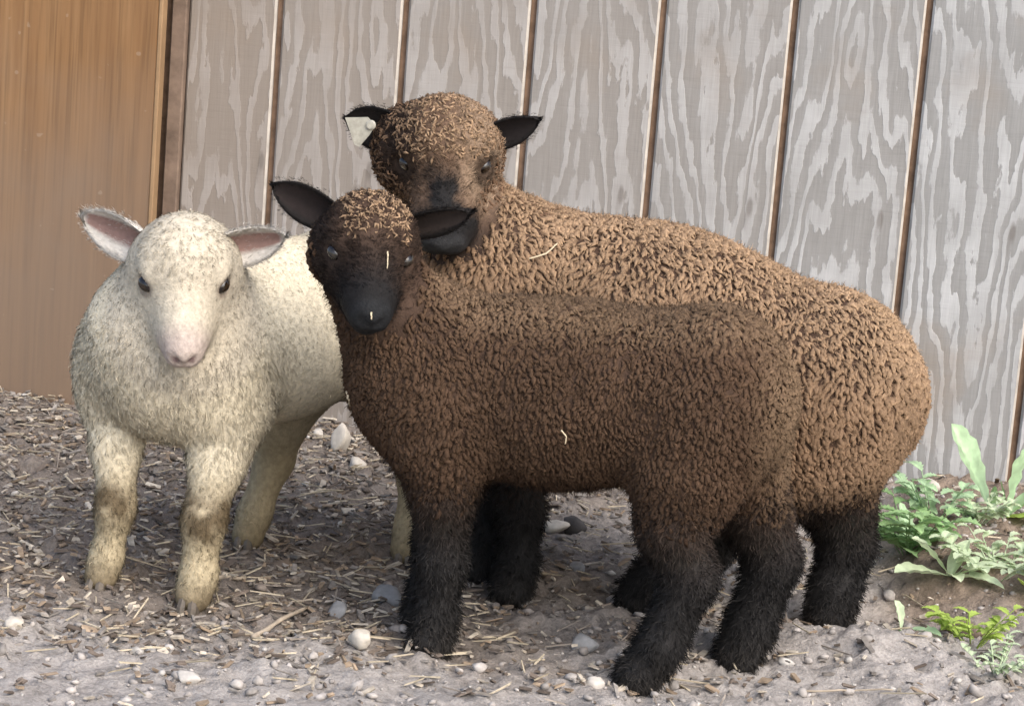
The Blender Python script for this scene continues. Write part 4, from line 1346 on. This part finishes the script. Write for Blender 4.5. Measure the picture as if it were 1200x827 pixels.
STONES = [
    (0.179, -0.159, (0.021, 0.016, 0.026), 'pale', 'tall cream stone by the wall between white lamb and front lamb', 1, 0.5),
    (0.096, -0.100, (0.024, 0.014, 0.015), 'grey', 'blue-grey angular stone by the wall behind the white lamb', 1, 0.4),
    (0.222, -0.232, (0.016, 0.013, 0.014), 'pale', 'small cream stone beside the tall one near the wall', 1, 0.4),
    (0.126, -0.085, (0.013, 0.010, 0.014), 'white', 'whitish angular stone against the wall base', 1, 0.4),
    (0.273, -1.322, (0.0165, 0.012, 0.0085), 'white', 'smooth white pebble in the foreground at lower left', 1, 0.3),
    (0.036, -1.219, (0.015, 0.011, 0.009), 'pale', 'pale pebble at the left edge of the picture', 1, 0.25),
    (0.425, -1.150, (0.017, 0.013, 0.012), 'pale', 'pale angular stone left of the front lamb\'s foreleg', 1, 0.4),
    (0.412, -0.935, (0.022, 0.017, 0.020), 'grey', 'grey stone half sunk behind the front lamb\'s foreleg', 1, 0.25),
    (0.368, -1.012, (0.016, 0.012, 0.014), 'grey', 'small grey-brown stone right of the white lamb\'s forefeet', 1, 0.3),
    (0.592, -0.510, (0.020, 0.012, 0.020), 'dark', 'dark pointed stone under the front lamb\'s belly', 1, 0.5),
    (0.568, -0.525, (0.020, 0.014, 0.010), 'pale', 'flat pale stone next to the dark pointed one', 1, 0.4),
    (0.674, -1.070, (0.019, 0.014, 0.013), 'grey', 'grey stone between the front lamb\'s fore and hind legs', 1, 0.3),
    (1.119, -0.790, (0.023, 0.012, 0.013), 'brown', 'oval brown-grey stone in the earth bank under the weeds', 0, 0.9),
    (0.702, -1.197, (0.012, 0.009, 0.008), 'white', 'small white pebble at the front lamb\'s hind hoof', 1, 0.3),
    (0.258, -0.845, (0.017, 0.013, 0.014), 'brown', 'brown clod-like stone between the white lamb\'s legs', 1, 0.3),
    (0.985, -0.230, (0.018, 0.014, 0.014), 'pale', 'pale stone by the wall behind the big sheep\'s tail', 1, 0.4),
    (1.090, -0.080, (0.024, 0.014, 0.013), 'pale', 'flat pale stone at the wall base behind the tall leaf', 1, 0.4),
    (0.620, -0.700, (0.015, 0.012, 0.010), 'grey', 'flat grey stone behind the front lamb\'s belly', 1, 0.4),
]
for x, y, r, m, lb, fc, lf in STONES: stone(x, y, r, m, lb, facet=0.9 * fc, lift=lf)

MAT['stick'] = plain_mat('dry_stick', (0.36, 0.30, 0.23), 0.85, 0.2, 0.25, 60, 0.4)
MAT['straw'] = plain_mat('dry_straw', (0.60, 0.50, 0.34), 0.7, 0.2, 0.2, 60, 0.2)


def twig(name, pts, r, mat, label, cat, group):
    """thin bent stem through pts"""
    pts = np.array(pts, float)
    c0 = pts[0].copy()
    m, k = 9, 6
    t = np.linspace(0, 1, m); seglen = np.linspace(0, 1, len(pts))
    C = np.stack([np.interp(t, seglen, pts[:, i]) for i in range(3)], -1)
    C += r * 0.18 * rng.normal(size=C.shape)
    T = norm(np.gradient(C, axis=0)); A = norm(np.cross(T, [0.1, 0.2, 1.0])); B = np.cross(T, A)
    an = np.arange(k) * 6.2832 / k
    V = C[:, None] + (A[:, None] * np.cos(an)[None, :, None] + B[:, None] * np.sin(an)[None, :, None]) * (r * (1 - 0.35 * t) * (0.85 + 0.3 * rng.random(m)))[:, None, None]
    idx = np.arange(m * k).reshape(m, k)
    Q = np.stack([idx[:-1], np.roll(idx[:-1], -1, 1), np.roll(idx[1:], -1, 1), idx[1:]], -1).reshape(-1, 4)
    T3 = [[idx[0, 0], idx[0, j + 1], idx[0, j]] for j in range(1, k - 1)] + [[idx[-1, 0], idx[-1, j], idx[-1, j + 1]] for j in range(1, k - 1)]
    o = link(name, raw_mesh(name, V.reshape(-1, 3) - c0, quads=Q, tris=np.array(T3)), MAT[mat], None, tuple(c0))
    return tag(o, label, cat, group)


def on_ground(pts, up=0.004):
    return [(x, y, float(ground_h(np.array([x]), np.array([y]))[0]) + up) for x, y in pts]


twig('stick', on_ground([(0.300, -1.156), (0.318, -1.10), (0.335, -1.033)], 0.006), 0.0035, 'stick', 'broken grey stick lying in front of the white lamb\'s right forefoot', 'stick', 'sticks on the ground')
twig('stick', on_ground([(0.165, -0.965), (0.20, -0.96), (0.235, -0.945)], 0.007), 0.004, 'stick', 'short pale stick between the white lamb\'s forefeet', 'stick', 'sticks on the ground')
twig('stick', on_ground([(0.290, -1.010), (0.33, -0.985), (0.37, -0.965)], 0.007), 0.0022, 'stick', 'thin twig pointing at the front lamb\'s foreleg', 'stick', 'sticks on the ground')
twig('stick', on_ground([(0.93, -1.13), (0.985, -1.10), (1.03, -1.105)], 0.004), 0.0016, 'stick', 'thin curved twig on the pale dust right of the hind hooves', 'stick', 'sticks on the ground')

from mathutils.bvhtree import BVHTree


def on_coat(root, pts, out):
    """points laid on a sheep's coat as seen from the yard"""
    b = [o for o in root.children if o.name.split('.')[0] == 'body'][0].data
    tree = BVHTree.FromPolygons([v.co + root.location for v in b.vertices], [tuple(p.vertices) for p in b.polygons])
    res = []
    for x, z in pts:
        h = tree.ray_cast(Vector((x, -3, z)), Vector((0, 1, 0)))[0]
        res.append((x, (h.y if h is not None else -1.1) - out, z))
    return res


GS = 'bits of straw caught in the wool'
twig('straw_piece', on_coat(rear, [(0.551, 0.437), (0.570, 0.444), (0.581, 0.456)], 0.016), 0.0013, 'straw', 'pale straw caught on the rear brown sheep\'s shoulder', 'straw', GS)
twig('straw_piece', on_coat(front, [(0.433, 0.470), (0.434, 0.462), (0.435, 0.452)], 0.006), 0.0010, 'straw', 'bit of straw stuck between the front brown lamb\'s eyes', 'straw', GS)
twig('straw_piece', on_coat(front, [(0.428, 0.408), (0.4285, 0.404), (0.429, 0.400)], 0.002), 0.0012, 'straw', 'tiny pale fleck under the front brown lamb\'s nostrils', 'straw', GS)
twig('straw_piece', on_coat(front, [(0.384, 0.295), (0.388, 0.288), (0.387, 0.278)], 0.013), 0.0016, 'straw', 'pale straw bit on the front brown lamb\'s breast', 'straw', GS)
twig('straw_piece', on_coat(front, [(0.640, 0.292), (0.646, 0.285), (0.645, 0.276)], 0.012), 0.0009, 'straw', 'fine straw on the front brown lamb\'s flank', 'straw', GS)

# ------------------------------------------------------------------ weeds at the wall
def leaf_mat(name, c, tr=0.25):
    m, nt, p = new_mat(name)
    tc = N(nt, 'ShaderNodeTexCoord')
    nz = N(nt, 'ShaderNodeTexNoise', Scale=60.0, Detail=4.0)
    nt.links.new(tc.outputs['Object'], nz.inputs['Vector'])
    a = N(nt, 'ShaderNodeAttribute', attribute_name='Col')
    r = ramp(nt, [(0.3, tuple(v * 0.8 for v in c)), (0.7, tuple(v * 1.2 for v in c))])
    nt.links.new(nz.outputs[0], r.inputs[0])
    cc = mix_c(nt, 1.0, r.outputs[0], a.outputs['Color'], 'MULTIPLY')
    nt.links.new(cc, p.inputs['Base Color'])
    p.inputs['Roughness'].default_value = 0.6
    p.inputs['Specular IOR Level'].default_value = 0.3
    t = N(nt, 'ShaderNodeBsdfTranslucent'); nt.links.new(cc, t.inputs['Color'])
    ms = N(nt, 'ShaderNodeMixShader'); ms.inputs[0].default_value = tr
    nt.links.new(p.outputs[0], ms.inputs[1]); nt.links.new(t.outputs[0], ms.inputs[2])
    nt.links.new(ms.outputs[0], nt.nodes['Material Output'].inputs['Surface'])
    return m


MAT['leaf_blue'] = leaf_mat('blue_green_leaf', (0.40, 0.55, 0.33), 0.3)
MAT['leaf_green'] = leaf_mat('green_leaf', (0.30, 0.46, 0.21), 0.3)
MAT['leaf_lime'] = leaf_mat('lime_leaf', (0.38, 0.50, 0.11), 0.3)
MAT['leaf_pale'] = leaf_mat('pale_leaf', (0.53, 0.62, 0.41), 0.3)


def leaf(parent, base, direc, L, Wd, mat, lobes=0.0, bend=0.5, fold=0.2, twist=0.0, spat=0.85):
    """one leaf blade with a folded midrib and a toothed margin, bending down towards its tip"""
    d = norm(np.array(direc, float)); side = norm(np.cross(d, [0, 0, 1.0]) + 1e-5); up = np.cross(side, d)
    side, up = side * math.cos(twist) + up * math.sin(twist), up * math.cos(twist) - side * math.sin(twist)
    m, k = 15, 5
    V, C = [], []
    for i in range(m):
        t = i / (m - 1)
        w = Wd * (0.10 + 0.90 * math.sin(math.pi * min(1.0, t ** spat)) ** 0.75) if 0 < t < 1 else Wd * (0.10 if t == 0 else 0.02)
        w *= 1 + lobes * (0.5 * math.sin(i * 2.6) + 0.4 * (random.random() - 0.5))
        cpos = d * L * t * (1 - 0.12 * bend * t * t) + np.array([0, 0, -1.0]) * bend * L * 0.42 * t ** 2.4
        for j in range(k):
            s_ = j / (k - 1) * 2 - 1
            V.append(cpos + side * w * 0.5 * s_ + up * (fold * w * abs(s_) + 0.04 * w * math.sin(i * 1.9 + j * 2.3)))
            C.append([1.35] * 3 if j == 2 else [0.95 + 0.1 * random.random()] * 3)
    idx = np.arange(m * k).reshape(m, k)
    Q = np.stack([idx[:-1, :-1], idx[1:, :-1], idx[1:, 1:], idx[:-1, 1:]], -1).reshape(-1, 4)
    V = np.array(V)
    return link('leaf', raw_mesh('leaf', V, quads=Q, attrs={'Col': np.array(C)}), MAT[mat], parent, tuple(np.array(base) - np.array(parent.location)))


def weed(x, y, label, leaves):
    z = float(ground_h(np.array([x]), np.array([y]))[0])
    root = tag(empty('weed', (x, y, z - 0.004)), label, 'plant', 'weeds at the foot of the wall')
    for lf in leaves: leaf(root, (x + lf.get('o', (0, 0, 0))[0], y + lf.get('o', (0, 0, 0))[1], z + lf.get('o', (0, 0, 0))[2]), lf['d'], lf['L'], lf['W'], lf['m'], lf.get('lobes', 0.2), lf.get('bend', 0.5), lf.get('fold', 0.2), lf.get('tw', 0.0), lf.get('sp', 0.85))
    return root


def sprig(root, n, H, spread, lsize, mat, lobes=0.1):
    """upright branching stems carrying many small leaves"""
    base = np.array(root.location)
    for i in range(n):
        a = random.random() * 6.283
        d = norm(np.array([math.cos(a) * spread, math.sin(a) * spread, 1.0]))
        h = H * (0.6 + 0.5 * random.random())
        p0 = base + np.array([0.01 * math.cos(a), 0.01 * math.sin(a), 0.0])
        pts = np.stack([p0 + d * h * t + np.array([0, 0, -0.15 * h * t * t]) for t in np.linspace(0, 1, 5)])
        r = 0.0009
        A = np.array([1, 0, 0.0]); B = np.array([0, 1.0, 0])
        an = np.arange(4) * 1.5708
        Vs = (pts[:, None] + (A * np.cos(an)[:, None] + B * np.sin(an)[:, None])[None] * r).reshape(-1, 3) - base
        idx = np.arange(20).reshape(5, 4)
        Qs = np.stack([idx[:-1], np.roll(idx[:-1], -1, 1), np.roll(idx[1:], -1, 1), idx[1:]], -1).reshape(-1, 4)
        link('stem', raw_mesh('stem', Vs, quads=Qs, attrs={'Col': np.ones((20, 3))}), MAT[mat], root)
        for j in range(5):
            t = 0.3 + 0.175 * j
            p = p0 + d * h * t + np.array([0, 0, -0.15 * h * t * t])
            b = a + random.uniform(-2, 2)
            leaf(root, p, (math.cos(b), math.sin(b), 0.35), lsize * random.uniform(0.7, 1.3), lsize * 0.5 * random.uniform(0.8, 1.2), mat, lobes, 0.6)


weed(1.174, -0.300, 'tall blue-green toothed leaf arching left against the wall', [
    dict(d=(-0.52, 0.05, 0.95), L=0.150, W=0.062, m='leaf_blue', lobes=0.16, bend=0.10, fold=0.12, tw=0.35, sp=1.7),
    dict(d=(0.0, -0.1, 0.9), L=0.05, W=0.012, m='leaf_green', bend=0.3),
    dict(d=(-0.5, -0.5, 0.35), L=0.06, W=0.020, m='leaf_pale', bend=0.5),
])
weed(1.192, -0.345, 'broad-leaved weed at the right edge with a bright lime lower leaf', [
    dict(d=(0.22, 0.05, 1.0), L=0.130, W=0.058, m='leaf_blue', bend=0.25, tw=0.5, lobes=0.12, sp=1.6),
    dict(d=(0.9, -0.35, 0.22), L=0.085, W=0.042, m='leaf_lime', bend=0.25, fold=0.1),
    dict(d=(0.75, 0.1, 0.7), L=0.11, W=0.046, m='leaf_blue', bend=0.4),
    dict(d=(-0.25, 0.1, 1.0), L=0.060, W=0.008, m='leaf_green', bend=0.2),
])
wd = weed(1.052, -0.530, 'low green clump of small cut leaves behind the big sheep', [
    dict(d=(-0.8, -0.4, 0.45), L=0.068, W=0.042, m='leaf_green', lobes=0.5, bend=0.4),
    dict(d=(0.25, -0.9, 0.30), L=0.068, W=0.042, m='leaf_green', lobes=0.5, bend=0.5),
    dict(d=(-0.3, -0.6, 0.7), L=0.060, W=0.030, m='leaf_green', lobes=0.5, bend=0.5),
    dict(d=(0.6, -0.2, 0.8), L=0.065, W=0.026, m='leaf_green', lobes=0.5, bend=0.5),
    dict(d=(-0.2, 0.2, 0.9), L=0.085, W=0.026, m='leaf_blue', lobes=0.5, bend=0.4),
])
sprig(wd, 9, 0.110, 0.7, 0.042, 'leaf_green', 0.4)
wd = weed(1.085, -0.430, 'pale feathery weed behind the tall toothed leaf', [dict(d=(-0.6, -0.1, 0.8), L=0.095, W=0.024, m='leaf_blue', lobes=0.4, bend=0.5), dict(d=(-0.25, -0.1, 0.9), L=0.085, W=0.026, m='leaf_blue', lobes=0.4, bend=0.5)])
sprig(wd, 7, 0.095, 0.6, 0.036, 'leaf_blue', 0.4)
weed(1.105, -0.650, 'pale rosette with long oval leaves on top of the earth bank', [
    dict(d=(-0.70, -0.15, 0.75), L=0.085, W=0.034, m='leaf_pale', lobes=0.05, bend=0.30, sp=1.7),
    dict(d=(-0.90, -0.45, 0.16), L=0.085, W=0.040, m='leaf_pale', lobes=0.05, bend=0.20, sp=1.8),
    dict(d=(0.9, 0.05, 0.35), L=0.10, W=0.036, m='leaf_pale', lobes=0.06, bend=0.4),
    dict(d=(0.8, -0.45, 0.2), L=0.085, W=0.030, m='leaf_pale', lobes=0.06, bend=0.45),
    dict(d=(0.3, 0.4, 0.8), L=0.07, W=0.024, m='leaf_pale', lobes=0.06, bend=0.4),
    dict(d=(0.2, -0.8, 0.3), L=0.055, W=0.022, m='leaf_pale', lobes=0.06, bend=0.5),
])
wd = weed(1.165, -0.655, 'washed-out sprawling weed with tiny leaves spilling over the bank', [])
sprig(wd, 16, 0.085, 1.1, 0.028, 'leaf_pale', 0.3)
wd = weed(1.145, -0.400, 'mint green leafy weed between the tall leaf and the pale rosette', [
    dict(d=(-0.7, -0.4, 0.5), L=0.075, W=0.030, m='leaf_blue', lobes=0.3, bend=0.5),
    dict(d=(0.4, -0.7, 0.5), L=0.070, W=0.030, m='leaf_pale', lobes=0.3, bend=0.5),
    dict(d=(-0.1, -0.8, 0.6), L=0.065, W=0.028, m='leaf_blue', lobes=0.3, bend=0.5),
])
sprig(wd, 9, 0.075, 0.8, 0.024, 'leaf_pale', 0.3)
weed(1.212, -0.690, 'lime green leaf poking in at the right edge over the bank', [
    dict(d=(-0.3, -0.6, 0.5), L=0.055, W=0.036, m='leaf_lime', lobes=0.1, bend=0.3),
    dict(d=(0.9, -0.2, 0.4), L=0.06, W=0.030, m='leaf_lime', lobes=0.1, bend=0.3),
    dict(d=(-0.1, 0.2, 0.8), L=0.06, W=0.028, m='leaf_pale', lobes=0.1, bend=0.3),
])
weed(1.040, -0.905, 'small three-leaved seedling beside the big sheep\'s hind hoof', [
    dict(d=(-0.25, 0.1, 0.9), L=0.046, W=0.024, m='leaf_pale', lobes=0.05, sp=1.4, bend=0.3),
    dict(d=(0.9, -0.3, 0.25), L=0.055, W=0.026, m='leaf_blue', lobes=0.05, sp=1.4, bend=0.4),
    dict(d=(0.45, -0.8, 0.2), L=0.034, W=0.018, m='leaf_green', lobes=0.05, bend=0.4),
])
wd = weed(1.128, -0.885, 'yellow-green bushy seedling at lower right below the oval stone', [])
sprig(wd, 12, 0.065, 0.8, 0.024, 'leaf_lime', 0.3)
wd = weed(1.150, -1.000, 'thin pale seedling at the lower right corner', [])
sprig(wd, 10, 0.060, 0.9, 0.018, 'leaf_pale', 0.3)
